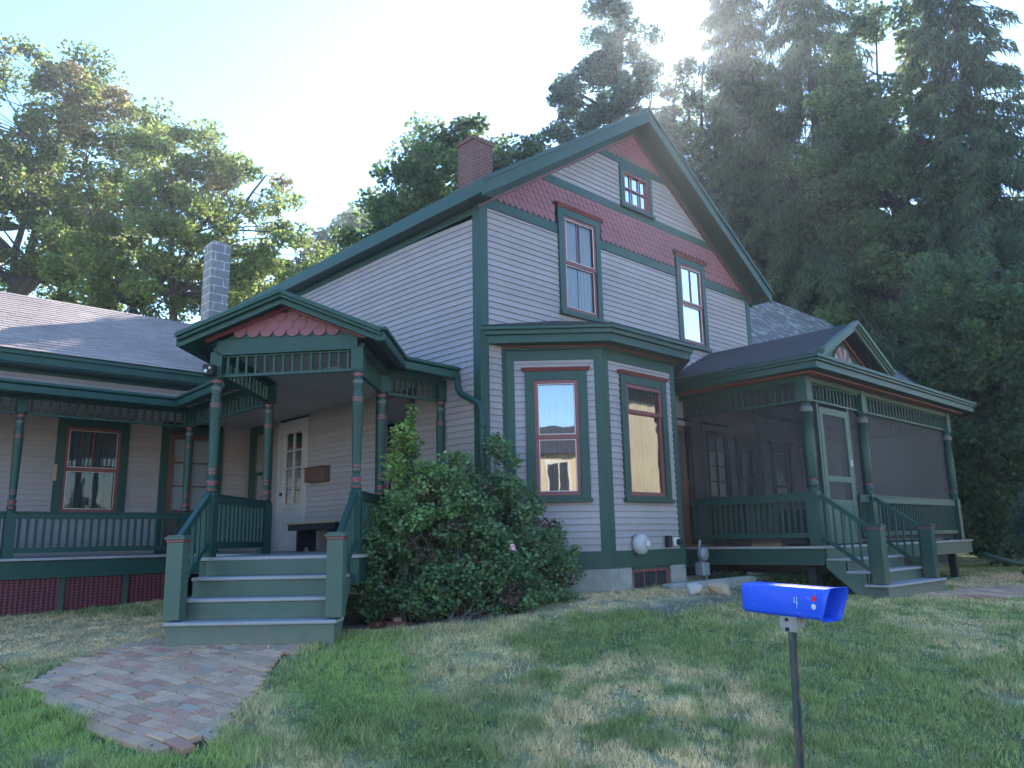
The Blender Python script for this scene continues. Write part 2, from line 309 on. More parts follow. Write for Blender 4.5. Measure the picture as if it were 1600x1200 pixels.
DECK=[(-14,6.7),(-14,4.95),(-1.9,4.95),(-1.9,2.35),(-3.15,1.1),(-1.95,-.2),(-.95,.62),(0,.62),(0,6.7)]
RDECK=[(4.4,0),(4.4,-2.3),(10.85,-2.3),(10.85,0)]
# grass blades: everything in front of the camera out to 22 m
def grass():
    N=900000; az=rng.uniform(-.68,.68,N); r=2.2*(24/2.2)**(rng.uniform(0,1,N)**.85)
    x=CAM.x+r*(math.sin(AZ)*np.sin(az)+math.cos(AZ)*np.cos(az)); y=CAM.y+r*(-math.cos(AZ)*np.sin(az)+math.sin(AZ)*np.cos(az))
    dry,straw,dirt,fresh=patches(x,y)
    keep=rng.uniform(0,1,N)>np.maximum(dirt*.93,straw*.35)
    for P in (PATH,PATH2,DECK,RDECK,[(0,0),(7,0),(11,0),(11,12),(0,12)],[BA,BB,BC,BD],[(-3.55,.9),(-3.05,1.3),(-1.7,0),(-2.2,-.35)],[(4.3,-2.2),(4.3,-3.15),(6.65,-3.15),(6.65,-2.2)]): keep&=~inpoly(x,y,P)
    keep|=inpoly(x,y,PATH)&(rng.uniform(0,1,N)<.02)
    thin=fbm(x*7,y*7,41); keep&=rng.uniform(0,1,N)>.85*sm(.47-thin,0,.10)
    x,y,r,az=x[keep],y[keep],r[keep],az[keep]; dry,straw,fresh=dry[keep],straw[keep],fresh[keep]; n=len(x)
    z=gz(x,y)-.015; h=rng.uniform(.018,.046,n)*(1+.35*fresh)*(1+.5*(fbm(x*2,y*2,21)-.5)*2); wd=.0013+.00052*r; th=rng.uniform(0,6.283,n)
    lean=rng.uniform(.2,1.1,n)+straw*1.6; la=rng.uniform(0,6.283,n)
    b=np.stack([x,y,z],1); s=np.stack([np.cos(th),np.sin(th),0*th],1)*wd[:,None]
    h=h*(.65+1.1*sm(fbm(x*4.5,y*4.5,51),.45,.72)); h=h*np.where(straw>.4,.7,1); tip=b+np.stack([np.cos(la)*lean*h,np.sin(la)*lean*h,h+.012],1)
    V=np.stack([b-s,b+s,tip],1).reshape(-1,3)
    c=gcol(x,y); k=rng.uniform(.55,1.6,n)[:,None]; c=c*k; pale=(rng.uniform(0,1,n)<.09)[:,None]; c=np.where(pale,np.array([.50,.42,.24])*rng.uniform(.6,1.1,n)[:,None],c)
    o=fast('grass',V,3,c,M['blade']); o['kind']='stuff'; o['label']='mown lawn grass, green with dry straw patches'; o['category']='grass'
grass()
def clover(name,label,cat,P,n,zs,size,col,spread):
    pts=np.array(P); i=rng.integers(0,len(pts),n); x=pts[i,0]+rng.normal(0,spread,n); y=pts[i,1]+rng.normal(0,spread,n); z=gz(x,y)+rng.uniform(.01,zs,n)
    leafs(name,np.stack([x,y,z],1),size,col,M['rose'],None,flat=.5); o=bpy.data.objects[name]; tag(o,label,cat,None,'stuff')
def leafs(name,P,size,col,mat,parent,flat=0.,aspect=.62,jit=.35,droop=0.):
    n=len(P); a=rng.normal(0,1,(n,3)); a[:,2]*=(1-flat); a[:,2]-=droop; a/=np.linalg.norm(a,axis=1)[:,None]+1e-9
    b=rng.normal(0,1,(n,3)); b-=(b*a).sum(1)[:,None]*a; b/=np.linalg.norm(b,axis=1)[:,None]+1e-9
    sz=size*rng.uniform(.6,1.35,n)[:,None]; cN=np.cross(a,b)*sz*.12
    V=np.stack([P-a*sz*.5,P+b*sz*aspect*.5+cN,P+a*sz*.5,P-b*sz*aspect*.5+cN],1).reshape(-1,3)
    col=np.asarray(col); c=(col if col.ndim==2 else np.tile(col,(n,1)))*(1+rng.uniform(-jit,jit,n))[:,None]
    c=c*(1+rng.normal(0,.10,(n,3))); return fast(name,V,4,np.clip(c,.004,1),mat,parent)
def road():  # strip made broad, pale and warm to bounce sunlight onto the shaded front
    b=MB(); o=Vector((-6.607,-7.517,0)); e=(rt+fw*.22).normalized(); n_=Vector((-e.y,e.x,0)); 
    c0=Vector((-.45,-7.95,0))
    K=60
    for i in range(K):
        for j,(w0,w1) in enumerate(((-.2,-4.5),(-4.5,-9),(-9,-16))):
            p=[c0+e*(-40+80*(i+a)/K)+n_*w for a,w in((0,w0),(1,w0),(1,w1),(0,w1))]
            b.face([(v.x,v.y,float(gz(v.x,v.y))+.012) for v in p])
    mt,t,bb=nodes('pale_asphalt'); c=mixc(t,ramp(t,noise(t,3,6,.7),.3,.7),(.38,.34,.29),(.28,.25,.22)); c=mixc(t,ramp(t,noise(t,90,3),.4,.7),c,(.4,.39,.37)); t.links.new(c,bb.inputs['Base Color']); bb.inputs['Roughness'].default_value=.95; bump(t,bb,noise(t,120,3),.6,.01)
    o=b.build('road',mt); o['kind']='structure'
road()
# brick paths
def bricks(name,P,ang,bl,bw,n_=0):
    b=MB(); ca,sa=math.cos(ang),math.sin(ang); xs=[p[0] for p in P]; ys=[p[1] for p in P]; cx,cy=sum(xs)/len(P),sum(ys)/len(P)
    for i in range(-90,90):
        for j in range(-45,45):
            u=i*bw; v=(j+(.5 if i%2 else 0))*bl; x=cx+ca*u-sa*v; y=cy+sa*u+ca*v
            if not inpoly(np.array([x]),np.array([y]),P)[0]: continue
            z=float(gz(x,y)); dz=(float(vnoise(np.array([x*3]),np.array([y*3]),4)[0])-.5)*.03+random.uniform(-.005,.005)
            hu=bw/2-.004;hv=bl/2-.004; t1=random.uniform(-.02,.02)
            gx=(float(gz(x+.2,y))-float(gz(x-.2,y)))/.4; gy=(float(gz(x,y+.2))-float(gz(x,y-.2)))/.4
            k=random.random(); g=random.uniform(.8,1.15)
            col=(.54*g,.315*g,.20*g) if k<.78 else ((.48*g,.23*g,.15*g) if k<.92 else (.44*g,.30*g,.21*g))
            ring=[]
            for a_,b_ in((-1,-1),(1,-1),(1,1),(-1,1)):
                X=x+ca*hu*a_-sa*hv*b_; Y=y+sa*hu*a_+ca*hv*b_; ring.append((X,Y,z+gx*(X-x)+gy*(Y-y)+dz*.45+t1*a_*.25+.014))
            b.solid([(X,Y,Z-.06) for X,Y,Z in ring],ring,col)
    o=b.build(name,M['paver'],None,.004); o['kind']='structure'
bricks('brick_path',PATH,R(9),.205,.103)
bricks('flagstone_path',PATH2,R(5),.3,.2)
# ---------------------------------------------------------------- the house
H=empty('farmhouse'); tag(H,'grey clapboard farmhouse with green trim, red scalloped gable and turned-post porches','house')
EXP=.086
def siding(name,fr,z0,z1,span,holes=(),t=0.,sag=None,mat=None,parent=H):
    """span(z)->(s0,s1); holes list of (s0,s1,z0,z1). Real overlapping clapboards."""
    b=MB(fr); z=z0
    while z<z1-.005:
        zt=min(z+EXP,z1); a0,a1=span(z); c0,c1=span(zt); a0=max(a0,c0)if a0<=c0 else a0; 
        iv=[(a0,a1,c0,c1)]
        for h in holes:
            if h[3]>z+.01 and h[2]<zt-.01:
                nv=[]
                for (p0,p1,r0,r1) in iv:
                    if h[1]<=p0 or h[0]>=p1: nv.append((p0,p1,r0,r1)); continue
                    if h[0]>p0: nv.append((p0,h[0],r0,h[0]))
                    if h[1]<p1: nv.append((h[1],p1,h[1],r1))
                iv=nv
        for (p0,p1,r0,r1) in iv:
            if p1-p0<.02 or r1-r0<.005: continue
            cv=random.uniform(.93,1.04); cv=(cv,cv,cv*random.uniform(.985,1.01))
            k=max(1,int((p1-p0)/.7)) if sag else max(1,int((p1-p0)/3.2)); 
            for i in range(k):
                s0=p0+(p1-p0)*i/k; s1=p0+(p1-p0)*(i+1)/k; u0=r0+(r1-r0)*i/k; u1=r0+(r1-r0)*(i+1)/k
                j=random.uniform(-.0015,.0015) if not sag else 0; g=lambda s,zz: zz+(sag(s,zz) if sag else 0)+j
                b.solid([(s0,t+.002,g(s0,z)),(s0,t+.021,g(s0,z)),(s1,t+.021,g(s1,z)),(s1,t+.002,g(s1,z))],[(u0,t+.0,g(u0,zt)),(u0,t+.004,g(u0,zt)),(u1,t+.004,g(u1,zt)),(u1,t+.0,g(u1,zt))],cv)
        z=zt
    return b.build(name,mat or M['siding'],parent)
def roof_z(x): return 8.74-.655*abs(x-3.54)
def gab(z,lo=.0,hi=7.04):               # wall outline under the main roof
    z=z+.16; k=(8.74-z)/.655; return (max(lo,3.54-k),min(hi,3.54+k))
def scallops(b,fr,z0,z1,span,holes=(),w=.118,e=.095,t=.006,mi=0):
    row=0; z=z1-e
    while z>z0-e*.6:
        s=-.5+(w/2 if row%2 else 0)
        while s<8:
            cx=s+w/2; a0,a1=span(z+e*.8)
            ok=(cx-w*.45>=a0 and cx+w*.45<=a1) and not any(h[0]-.04<cx<h[1]+.04 and h[2]-.02<z+.04<h[3]+.02 for h in holes)
            if ok:
                zb=max(z,z0-.0); r=w/2-.003; pts=[(cx-r,zb+e*1.55),(cx-r,zb+r)]+[(cx-r*math.cos(a),zb+r-r*math.sin(a)) for a in [math.pi*i/8 for i in range(1,8)]]+[(cx+r,zb+r),(cx+r,zb+e*1.55)]
                pts=[(p,min(zz,z1)) for p,zz in pts]
                dt=random.uniform(0,.002)
                out=lambda zz:t+dt+.016*max(0,1-(zz-zb)/(e*1.6))
                b.solid([(p,out(zz)-.008,zz) for p,zz in pts],[(p,out(zz)+.004,zz) for p,zz in pts])
            s+=w
        row+=1; z-=e
def window(fr,s0,s1,z0,z1,t=.016,cas=.11,rail=.5,style='hung',gl='glass',cur='curtain',lines=True,crown=True,name='window',frame='red',case='green',muntin=None,sill=True,rec=0.,label=None):
    b=MB(fr); tt=t+.03
    b.box(s0,s0+cas,t-.02,tt,z0,z1); b.box(s1-cas,s1,t-.02,tt,z0,z1); b.box(s0+cas,s1-cas,t-.02,tt,z1-cas,z1)
    if sill: b.box(s0-.02,s1+.02,t-.02,tt+.035,z0-.05,z0+.0); b.box(s0+cas,s1-cas,t-.02,tt-.004,z0,z0+.045)
    if crown: b.mi=1; b.solid([(s0-.02,t-.02,z1),(s1+.02,t-.02,z1),(s1+.02,tt+.01,z1),(s0-.02,tt+.01,z1)],[(s0-.055,t-.02,z1+.05),(s1+.055,t-.02,z1+.05),(s1+.055,tt+.05,z1+.05),(s0-.055,tt+.05,z1+.05)])
    wn=b.build(name,[M[case],M['red']],H,.003)
    if label: wn['label']=label
    i0,i1,j0,j1=s0+cas,s1-cas,z0+(.045 if sill else 0),z1-cas; fw_=.05; b=MB(fr); ti=t-.03-rec; zm=j0+(j1-j0)*rail
    def frame_(b,a0,a1,c0,c1,w_,x0,x1): b.box(a0,a0+w_,x0,x1,c0,c1); b.box(a1-w_,a1,x0,x1,c0,c1); b.box(a0+w_,a1-w_,x0,x1,c0,c0+w_); b.box(a0+w_,a1-w_,x0,x1,c1-w_,c1)
    if style=='fixed': frame_(b,i0,i1,j0,j1,.035,ti,ti+.05)
    else:
        frame_(b,i0,i1,zm-.02,j1,fw_,ti+.012,ti+.045); frame_(b,i0,i1,j0,zm+.02,fw_,ti-.01,ti+.03)
    if muntin:
        nx,nz=muntin; g0,g1=(j0,j1) if style=='fixed' else (zm,j1)
        for k in range(1,nx): x=i0+(i1-i0)*k/nx; b.box(x-.011,x+.011,ti+.014,ti+.04,g0+.03,g1-.03)
        for k in range(1,nz): z=g0+(g1-g0)*k/nz; b.box(i0+.03,i1-.03,ti+.016,ti+.038,z-.011,z+.011)
    b.build('sash',M[frame],wn,.002)
    if lines:
        b=MB(fr)
        for c0,c1,tx in((zm+.032,j1-fw_,ti+.041),(j0+fw_,zm-.032,ti+.026)): frame_(b,i0+fw_,i1-fw_,c0,c1,.011,tx,tx+.008)
        b.build('glazing_line',M['cream'],wn)
    b=MB(fr); b.face([(i0+.02,ti+.02,zm),(i1-.02,ti+.02,zm),(i1-.02,ti+.02,j1-.02),(i0+.02,ti+.02,j1-.02)]) if style!='fixed' else None
    b.face([(i0+.02,ti+.004,j0+.02),(i1-.02,ti+.004,j0+.02),(i1-.02,ti+.004,zm if style!='fixed' else j1-.02),(i0+.02,ti+.004,zm if style!='fixed' else j1-.02)])
    b.build('glass',M[gl],wn)
    b=MB(fr); n=14 # gathered curtain, open in the middle
    for half in(0,1):
        x0,x1=(i0,i0+(i1-i0)*.49) if half==0 else (i0+(i1-i0)*.51,i1); P=[(x0+(x1-x0)*k/n, ti-.026+.008*math.sin(k*2.1+half)) for k in range(n+1)]
        for k in range(n): b.face([(P[k][0],P[k][1],j0+.01),(P[k+1][0],P[k+1][1],j0+.01),(P[k+1][0],P[k+1][1],j1-.01),(P[k][0],P[k][1],j1-.01)])
    b.build('curtain',M[cur],wn)
    return wn
def cornerboard(b,fr,s0,s1,z0,z1,t=.022): b.box(s0,s1,-.01,t,z0,z1)
# inner shell: blocks light, dark inside
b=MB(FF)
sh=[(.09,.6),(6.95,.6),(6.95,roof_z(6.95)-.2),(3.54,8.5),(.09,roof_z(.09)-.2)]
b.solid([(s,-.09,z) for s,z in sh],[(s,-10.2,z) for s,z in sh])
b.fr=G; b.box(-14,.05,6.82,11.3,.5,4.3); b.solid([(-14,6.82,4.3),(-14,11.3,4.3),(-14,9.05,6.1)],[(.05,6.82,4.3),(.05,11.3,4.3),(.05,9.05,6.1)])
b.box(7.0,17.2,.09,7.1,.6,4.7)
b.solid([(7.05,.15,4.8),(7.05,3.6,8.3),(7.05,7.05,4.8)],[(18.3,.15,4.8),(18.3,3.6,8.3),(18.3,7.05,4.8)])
b.build('dark_backing',M['dark'],H)
# --- front gable wall
w1=(1.55,2.51,4.88,6.52); w2=(4.58,5.48,4.88,6.47); wa=(3.11,3.98,7.02,7.74)
hol=[w1,w2,wa,(.45,3.92,.8,4.3),(3.9,6.92,.8,3.9)]
siding('front_wall',FF,1.4,6.09,lambda z:(.13,6.91),hol)
siding('gable_wall',FF,7.0,8.0,lambda z:gab(z+.02),[wa])
siding('porch_inner_wall',FF,1.4,3.8,lambda z:(7.1,10.6),[(8.6,9.6,1.4,3.3),(7.4,8.2,1.6,3.2)])
b=MB(FF); scallops(b,FF,6.24,6.86,lambda z:gab(z-.06),[(w1[0]-.02,w1[1]+.02,w1[2],w1[3]+.06),(w2[0]-.02,w2[1]+.02,w2[2],w2[3]+.06)]); b.build('scallop_shingles',M['pink'],H)
b=MB(FF); scallops(b,FF,7.88,8.5,lambda z:gab(z-.06)); b.build('scallop_shingles',M['pink'],H)
b=MB(FF)
def bandx(z0,z1,holes,t=.022,ex=.08):
    a0,a1=gab(z0+ex); c0,c1=gab(z1+ex); s=a0; st=c0
    hs=sorted(h for h in holes if h[2]<z1 and h[3]>z0)
    for h in hs: b.solid([(s,-.01,z0),(h[0],-.01,z0),(h[0],-.01,z1),(st,-.01,z1)],[(s,t,z0),(h[0],t,z0),(h[0],t,z1),(st,t,z1)]); s=st=h[1]
    b.solid([(s,-.01,z0),(a1,-.01,z0),(c1,-.01,z1),(st,-.01,z1)],[(s,t,z0),(a1,t,z0),(c1,t,z1),(st,t,z1)])
bandx(6.09,6.24,[w1,w2],.023,.0); bandx(6.86,7.0,[],.024); bandx(7.76,7.88,[],.024)
b.box(-.02,.13,-.01,.022,.95,6.3); b.box(6.91,7.06,-.01,.022,1.3,6.2)
b.box(.36,.47,-.01,.022,1.2,4.12); 
b.fr=LW; b.box(-.021,.13,-.01,.021,.95,6.25); b.box(.13,10,-.01,.021,5.99,6.25)   # left corner board + frieze
b.fr=FR((7.04,0),(0,1),(1,0)); b.box(-.021,.13,-.01,.022,1.3,6.2)
# rake friezes on the wall
for sg in(-1,1):
    def pt(k,z): return 3.54+sg*k
    k0=3.62; z_=lambda k,d:8.74-.655*k-d
    b.fr=FF; b.solid([(pt(0,0),-.01,z_(0,.36)),(pt(k0,0),-.01,z_(k0,.36)),(pt(k0,0),-.01,z_(k0,.12)),(pt(0,0),-.01,z_(0,.12))],[(pt(0,0),.03,z_(0,.36)),(pt(k0,0),.03,z_(k0,.36)),(pt(k0,0),.03,z_(k0,.12)),(pt(0,0),.03,z_(0,.12))])
b.build('trim_board',M['green'],H,.003)
b=MB(FF)
for sg in(-1,1): b.bar((3.54,.045,8.74-.33),(3.54+sg*3.6,.045,8.74-.33-.655*3.6),.022,.03)
b.build('red_moulding',M['red'],H)
window(FF,*w1,muntin=(2,1),label='upstairs window with lace curtains near the tall corner board'); window(FF,*w2,muntin=(2,1)); window(FF,*wa,style='fixed',cas=.09,muntin=(3,2),crown=False,lines=False,cur='shade',label='small six-pane attic window',frame='red')
# --- left wall
sag=lambda s,z:-.10*math.exp(-max(s,0)/1.6)*max(0,min(1,(z-3.6)/2.0))+.03*min(1,s/3)*max(0,min(1,(4.2-z)/2))
lh=[(1.42,2.38,1.4,3.9),(4.45,5.5,1.3,3.75),(5.75,6.62,2.05,3.8)]
siding('side_wall',LW,.95,6.02,lambda z:(.12,10),lh,sag=sag)
# --- main roof
def roofplane(name,P,mat,row=.13,tab=.3,parent=H,thick=.010,lift=.0):
    """P: eave-left, eave-right, ridge-right, ridge-left (world). Rows of shingles."""
    A,B,Cc,D=[Vector(p) for p in P]; b=MB(); n=max(1,int(((D-A).length+(Cc-B).length)/2/row)); nrm=(B-A).cross(D-A).normalized()
    if nrm.z<0: nrm=-nrm
    for i in range(n):
        e0,e1=A.lerp(D,i/n),B.lerp(Cc,i/n); r0,r1=A.lerp(D,(i+1)/n),B.lerp(Cc,(i+1)/n); L=(e1-e0).length
        if L<.05: continue
        k=max(1,int(L/tab)); off=random.uniform(0,1)
        cuts=[0]+[min(1,max(0,(j+off)/k)) for j in range(k) if 0<(j+off)/k<1]+[1]
        for c0,c1 in zip(cuts[:-1],cuts[1:]):
            if (c1-c0)*L<.02: continue
            g=.003/L; h=thick+random.uniform(0,.003); c=(random.random(),random.random(),0)
            p=[e0.lerp(e1,c0+g),e0.lerp(e1,c1-g),r0.lerp(r1,c1-g),r0.lerp(r1,c0+g)]
            b.solid([tuple(v) for v in p],[tuple(p[0]+nrm*h),tuple(p[1]+nrm*h),tuple(p[2]+nrm*.003),tuple(p[3]+nrm*.003)],c)
    return b.build(name,mat,parent)
zl=roof_z(-.2); YF=-.35
def slab(b,P,th):                        # roof deck below a plane
    b.solid([(x,y,z-th) for x,y,z in P],[(x,y,z-.004) for x,y,z in P])
ML=[(-.2,YF,zl),(-.2,10.2,zl),(3.54,10.2,8.74),(3.54,YF,8.74)]; MR=[(7.28,10.2,zl),(7.28,YF,zl),(3.54,YF,8.74),(3.54,10.2,8.74)]
roof=roofplane('roof',ML,M['shgrey'],.15,.35); roofplane('roof',MR,M['shgrey'],.15,.35)
b=MB(); slab(b,ML,.10); slab(b,MR,.10)
z0=zl-.02
b.box(-.245,-.2,YF,10.2,zl-.2,zl-.0); b.box(7.28,7.32,YF,10.2,zl-.2,zl)      # eave fascias
b.box(-.2,-.005,YF+.05,10.2,zl-.2,zl-.18)
for sg in(-1,1):                         # rake boards, two tiers
    X=lambda k:3.54+sg*k
    for (d0,d1,y0,y1) in((.02,.22,YF-.03,YF+.02),(-.035,.03,YF-.06,YF+.02)):
        b.solid([(X(0),y0,8.74-d1),(X(3.78),y0,8.74-.655*3.78-d1),(X(3.78),y0,8.74-.655*3.78-d0),(X(0),y0,8.74-d0)],[(X(0),y1,8.74-d1),(X(3.78),y1,8.74-.655*3.78-d1),(X(3.78),y1,8.74-.655*3.78-d0),(X(0),y1,8.74-d0)])
b.build('eave_trim',M['green'],H,.004)
# chimneys
def chimney(x0,x1,y0,y1,z0,z1,mat,cap):
    b=MB(); b.uv=True; b.box(x0,x1,y0,y1,z0,z1)
    if cap: b.box(x0-.03,x1+.03,y0-.03,y1+.03,z1,z1+.10)
    else: b.box(x0+.04,x1-.04,y0+.04,y1-.04,z1,z1+.03)
    o=b.build('chimney',mat,roof,.006); return o
chimney(3.37,3.92,4.0,4.5,8.0,9.93,M['chim'],True)['label']='red brick chimney on the main ridge'
chimney(.12,.56,9.4,9.85,5.2,8.45,M['block'],False)['label']='tall grey concrete block chimney behind the porch gable'
# --- bay
for fr,L_,w_ in((B1,1.294,(.25,1.08,2.10,3.80)),(B2,1.64,(.34,1.39,2.10,3.80)),(B3,1.27,None)):
    siding('bay_wall',fr,1.42,3.98,lambda z,L_=L_:(.11,L_-.11),[w_] if w_ else [])
    b=MB(fr); b.box(-.012,.11,-.01,.02,1.2,4.1); b.box(L_-.11,L_+.012,-.01,.02,1.2,4.1); b.box(.11,L_-.11,-.01,.021,3.96,4.1); b.box(-.0,L_+.0,-.01,.026,1.2,1.42)
    b.box(-.0,L_,-.10,-.055,1.2,4.1) if not w_ else None
    b.build('trim_board',M['green'],H,.003)
window(B1,.25,1.08,2.10,3.80,label='bay window sash reflecting sky and the house opposite',cas=.12,cur='shade',gl='bayglass'); window(B2,.34,1.39,2.10,3.80,rail=.75,cas=.12,lines=False,cur='shade',gl='bayglass',label='bay window with short transom over a tall pane')
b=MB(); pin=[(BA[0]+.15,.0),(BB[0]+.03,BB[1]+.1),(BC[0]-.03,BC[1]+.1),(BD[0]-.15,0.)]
b.solid([(x,y,.6) for x,y in pin],[(x,y,4.1) for x,y in pin]); b.build('dark_backing',M['dark'],H)
def off(P,d):                            # outset of the bay outline
    return [(P[0][0]-d*1.42,0),(P[1][0]-d*.41,P[1][1]-d),(P[2][0]+d*.41,P[2][1]-d),(P[3][0]+d*1.42,0)]
BP=[BA,BB,BC,BD]
b=MB()
for d,z0,z1 in((.04,4.10,4.15),(.26,4.15,4.26),(.30,4.26,4.32),(.335,4.32,4.37)):
    P=off(BP,d); b.solid([(x,y,z0) for x,y in P],[(x,y,z1) for x,y in P])
b.build('bay_cornice',M['green'],H,.004)
b=MB(); P=off(BP,.05); b.solid([(x,y,4.135) for x,y in off(BP,.07)],[(x,y,4.15) for x,y in off(BP,.07)]); b.build('red_moulding',M['red'],H)
e=[(x,y,4.375) for x,y in off(BP,.34)]; T0=(1.45,0,4.70); T1=(2.95,0,4.70)
roofplane('bay_roof',[e[0],e[1],T0,T0],M['shdark'],.13,.3); roofplane('bay_roof',[e[1],e[2],T1,T0],M['shdark'],.13,.3); roofplane('bay_roof',[e[2],e[3],T1,T1],M['shdark'],.13,.3)
# foundations
b=MB(); fo=off(BP,-.02); fo[0]=(BA[0]+.03,0.02)
b.solid([(x,y,.5) for x,y in [(BA[0]+.02,.02),(BB[0]-.02,BB[1]-.03),(1.80,-.93),(1.80,.0)]],[(x,y,1.2) for x,y in [(BA[0]+.02,.02),(BB[0]-.02,BB[1]-.03),(1.80,-.93),(1.80,.0)]])
b.solid([(2.68,-.93,.5),(BC[0],BC[1]-.03,.5),(BD[0],0,.5),(2.68,0,.5)],[(2.68,-.93,1.2),(BC[0],BC[1]-.03,1.2),(BD[0],0,1.2),(2.68,0,1.2)]); b.box(1.8,2.68,-.90,-.6,.5,.86)
b.box(-.03,7.06,-.02,.05,.5,.95); b.box(-.02,.03,0.05,10,.5,.94); b.box(6.5,10.9,.1,.2,.5,1.3); b.build('foundation',M['conc'],H,.02)
b=MB(FF); b.box(1.8,2.68,.84,.87,.86,1.2); b.build('dark_backing',M['dark'],H)
window(FR((0,-.87),(1,0),(0,-1)),1.81,2.67,.87,1.20,t=.0,cas=.035,style='fixed',crown=False,lines=False,sill=False,cur='shade',gl='glassdim',name='basement_window',muntin=(3,1))
b=MB(FR((0,-.87),(1,0),(0,-1))); b.box(1.85,2.63,.008,.014,1.135,1.15); b.build('peeling_strip',M['white'],H)
b=MB(FF); b.box(-.03,.5,-.01,.028,.94,1.2); b.build('water_table',M['green'],H,.004); b=MB(FF); b.box(3.9,7.06,-.01,.028,1.1,1.4); b.build('water_table',M['green'],H,.004); b=MB(LW); b.box(-.03,1,-.01,.028,.93,1.2); b.build('water_table',M['green'],H,.004)
# ---------------------------------------------------------------- turned posts
def post(x,y,z0,zb,zt,zz,style=0,rs=1.,name='porch_column',wide=.13,ang=0):
    b=MB(FR((x,y),(math.cos(ang),math.sin(ang)),(-math.sin(ang),math.cos(ang)))); hw=wide/2
    b.box(-hw,hw,-hw,hw,z0,zb-.04); b.solid([(-hw,-hw,zb-.04),(hw,-hw,zb-.04),(hw,hw,zb-.04),(-hw,hw,zb-.04)],[(-hw*.6,-hw*.6,zb+.01),(hw*.6,-hw*.6,zb+.01),(hw*.6,hw*.6,zb+.01),(-hw*.6,hw*.6,zb+.01)])
    b.box(-hw,hw,-hw,hw,zt+.03,zz); b.solid([(-hw*.75,-hw*.75,zt-.01),(hw*.75,-hw*.75,zt-.01),(hw*.75,hw*.75,zt-.01),(-hw*.75,hw*.75,zt-.01)],[(-hw,-hw,zt+.03),(hw,-hw,zt+.03),(hw,hw,zt+.03),(-hw,hw,zt+.03)])
    r=.058*rs; L=zt-zb; g,rd=0,1
    if style==0:
        pr=[(0,.045,g),(.012,.06,rd),(.03,.055,g),(.04,.062,g),(.055,.045,g),(.06,.04,rd),(.085,.058,rd),(.10,.058,g),(.115,.04,g),(.13,.04,g),(.14,.047,g),(.16,.047,rd),(.175,.048,g),(.19,.049,rd),(.205,.05,g),(.74,.062,g),(.745,.064,rd),(.76,.064,g),(.768,.064,rd),(.782,.064,g),(.83,.05,g),(.845,.056,g),(.855,.046,g),(.86,.056,g),(.872,.05,g),(.90,.062,2),(.93,.06,g),(.95,.04,g),(.955,.05,g),(.965,.05,rd),(.98,.06,rd),(1,.05,g)]
    else:
        pr=[(0,.055,g),(.02,.045,g),(.035,.06,g),(.07,.068,g),(.10,.05,rd),(.115,.045,rd),(.125,.058,g),(.13,.062,g),(.5,.066,g),(.86,.052,g),(.865,.062,g),(.88,.075,2),(.925,.078,2),(.955,.06,g),(.965,.05,g),(1,.045,g)]
    b.lathe(x,y,[(zb+u*L,rr*rs,mm) for u,rr,mm in pr],16)
    o=b.build(name,[M['green'],M['red'],M['bandmat']],H,0); 
    for p in o.data.polygons:
        if p.material_index>0 or abs(p.normal.z)<.99: p.use_smooth=len(p.vertices)==4 and p.area<.02
    return o
M['bandmat']=paint('dull_red_green_band',(.11,.075,.065),(.06,.09,.075),.5,sc_=20)
def P2(s,t): v=DG(s,t,0); return (v.x,v.y)
c0=P2(-2.87,1.5); c1=P2(-1.28,1.5); c2=(-1.02,.77); c3=(-.07,.77); c4=(-1.80,2.30); c5=(-1.80,5.05); c6=(-4.15,5.08)
DZ=1.47; D45=-math.pi/4
post(*c0,DZ,2.16,3.42,3.72,0,ang=D45); post(*c1,DZ,2.16,3.46,3.74,0,ang=D45); post(*c2,DZ,2.16,3.46,3.74); post(*c3,DZ,2.16,3.46,3.74); post(*c4,DZ,2.16,3.46,3.74); post(*c5,DZ,2.12,3.46,3.74); post(*c6,DZ,2.12,3.46,3.74)
RZ=1.41; RY=-2.2
for x in(4.5,6.45,10.5): post(x,RY,RZ,2.22,3.52,3.99,1,1.25,wide=.16)
# spindle friezes, beams and railings between posts
def rail(p,q_,zt,zb,n,w=.06,bal=.032,name='railing',zt2=None,top=.075,trim=.07):
    P=Vector((*p,0));Q=Vector((*q_,0)); d=(Q-P); L=d.length; d/=L; fr=FR(p,(d.x,d.y),(d.y,-d.x)); b=MB(fr); t=trim
    b.box(t,L-t,-w/2,w/2,zt-top,zt); b.box(t,L-t,-w/2-.012,w/2+.012,zt,zt+.022); b.box(t,L-t,-w/2+.006,w/2-.006,zb,zb+.07)
    for k in range(n): s=t+(L-2*t)*(k+.5)/n; b.box(s-bal/2,s+bal/2,-bal/2,bal/2,zb+.07,zt-top)
    return b.build(name,M['green'],H,.003)
def frieze(p,q_,z0,z1,n,zb2=0,w=.045,name='spindle_frieze',dz0=0,dz1=0,beam=None):
    P=Vector((*p,0));Q=Vector((*q_,0)); d=(Q-P); L=d.length; d/=L; fr=FR(p,(d.x,d.y),(d.y,-d.x)); b=MB(fr); t=.065
    def sl(a0,a1,u0,u1,za,zb):
        f=lambda a:dz0+(dz1-dz0)*a/L
        b.solid([(a0,u0,za+f(a0)),(a1,u0,za+f(a1)),(a1,u1,za+f(a1)),(a0,u1,za+f(a0))],[(a0,u0,zb+f(a0)),(a1,u0,zb+f(a1)),(a1,u1,zb+f(a1)),(a0,u1,zb+f(a0))])
    sl(t,L-t,-w/2,w/2,z0,z0+.035); sl(t,L-t,-w/2,w/2,z1-.02,z1)
    for k in range(n): s=t+(L-2*t)*(k+.5)/n; sl(s-.013,s+.013,-.014,.014,z0+.035,z1-.02)
    if beam: sl(0,L,-.06,.065,z1,beam)
    return b.build(name,M['green'],H,.002)
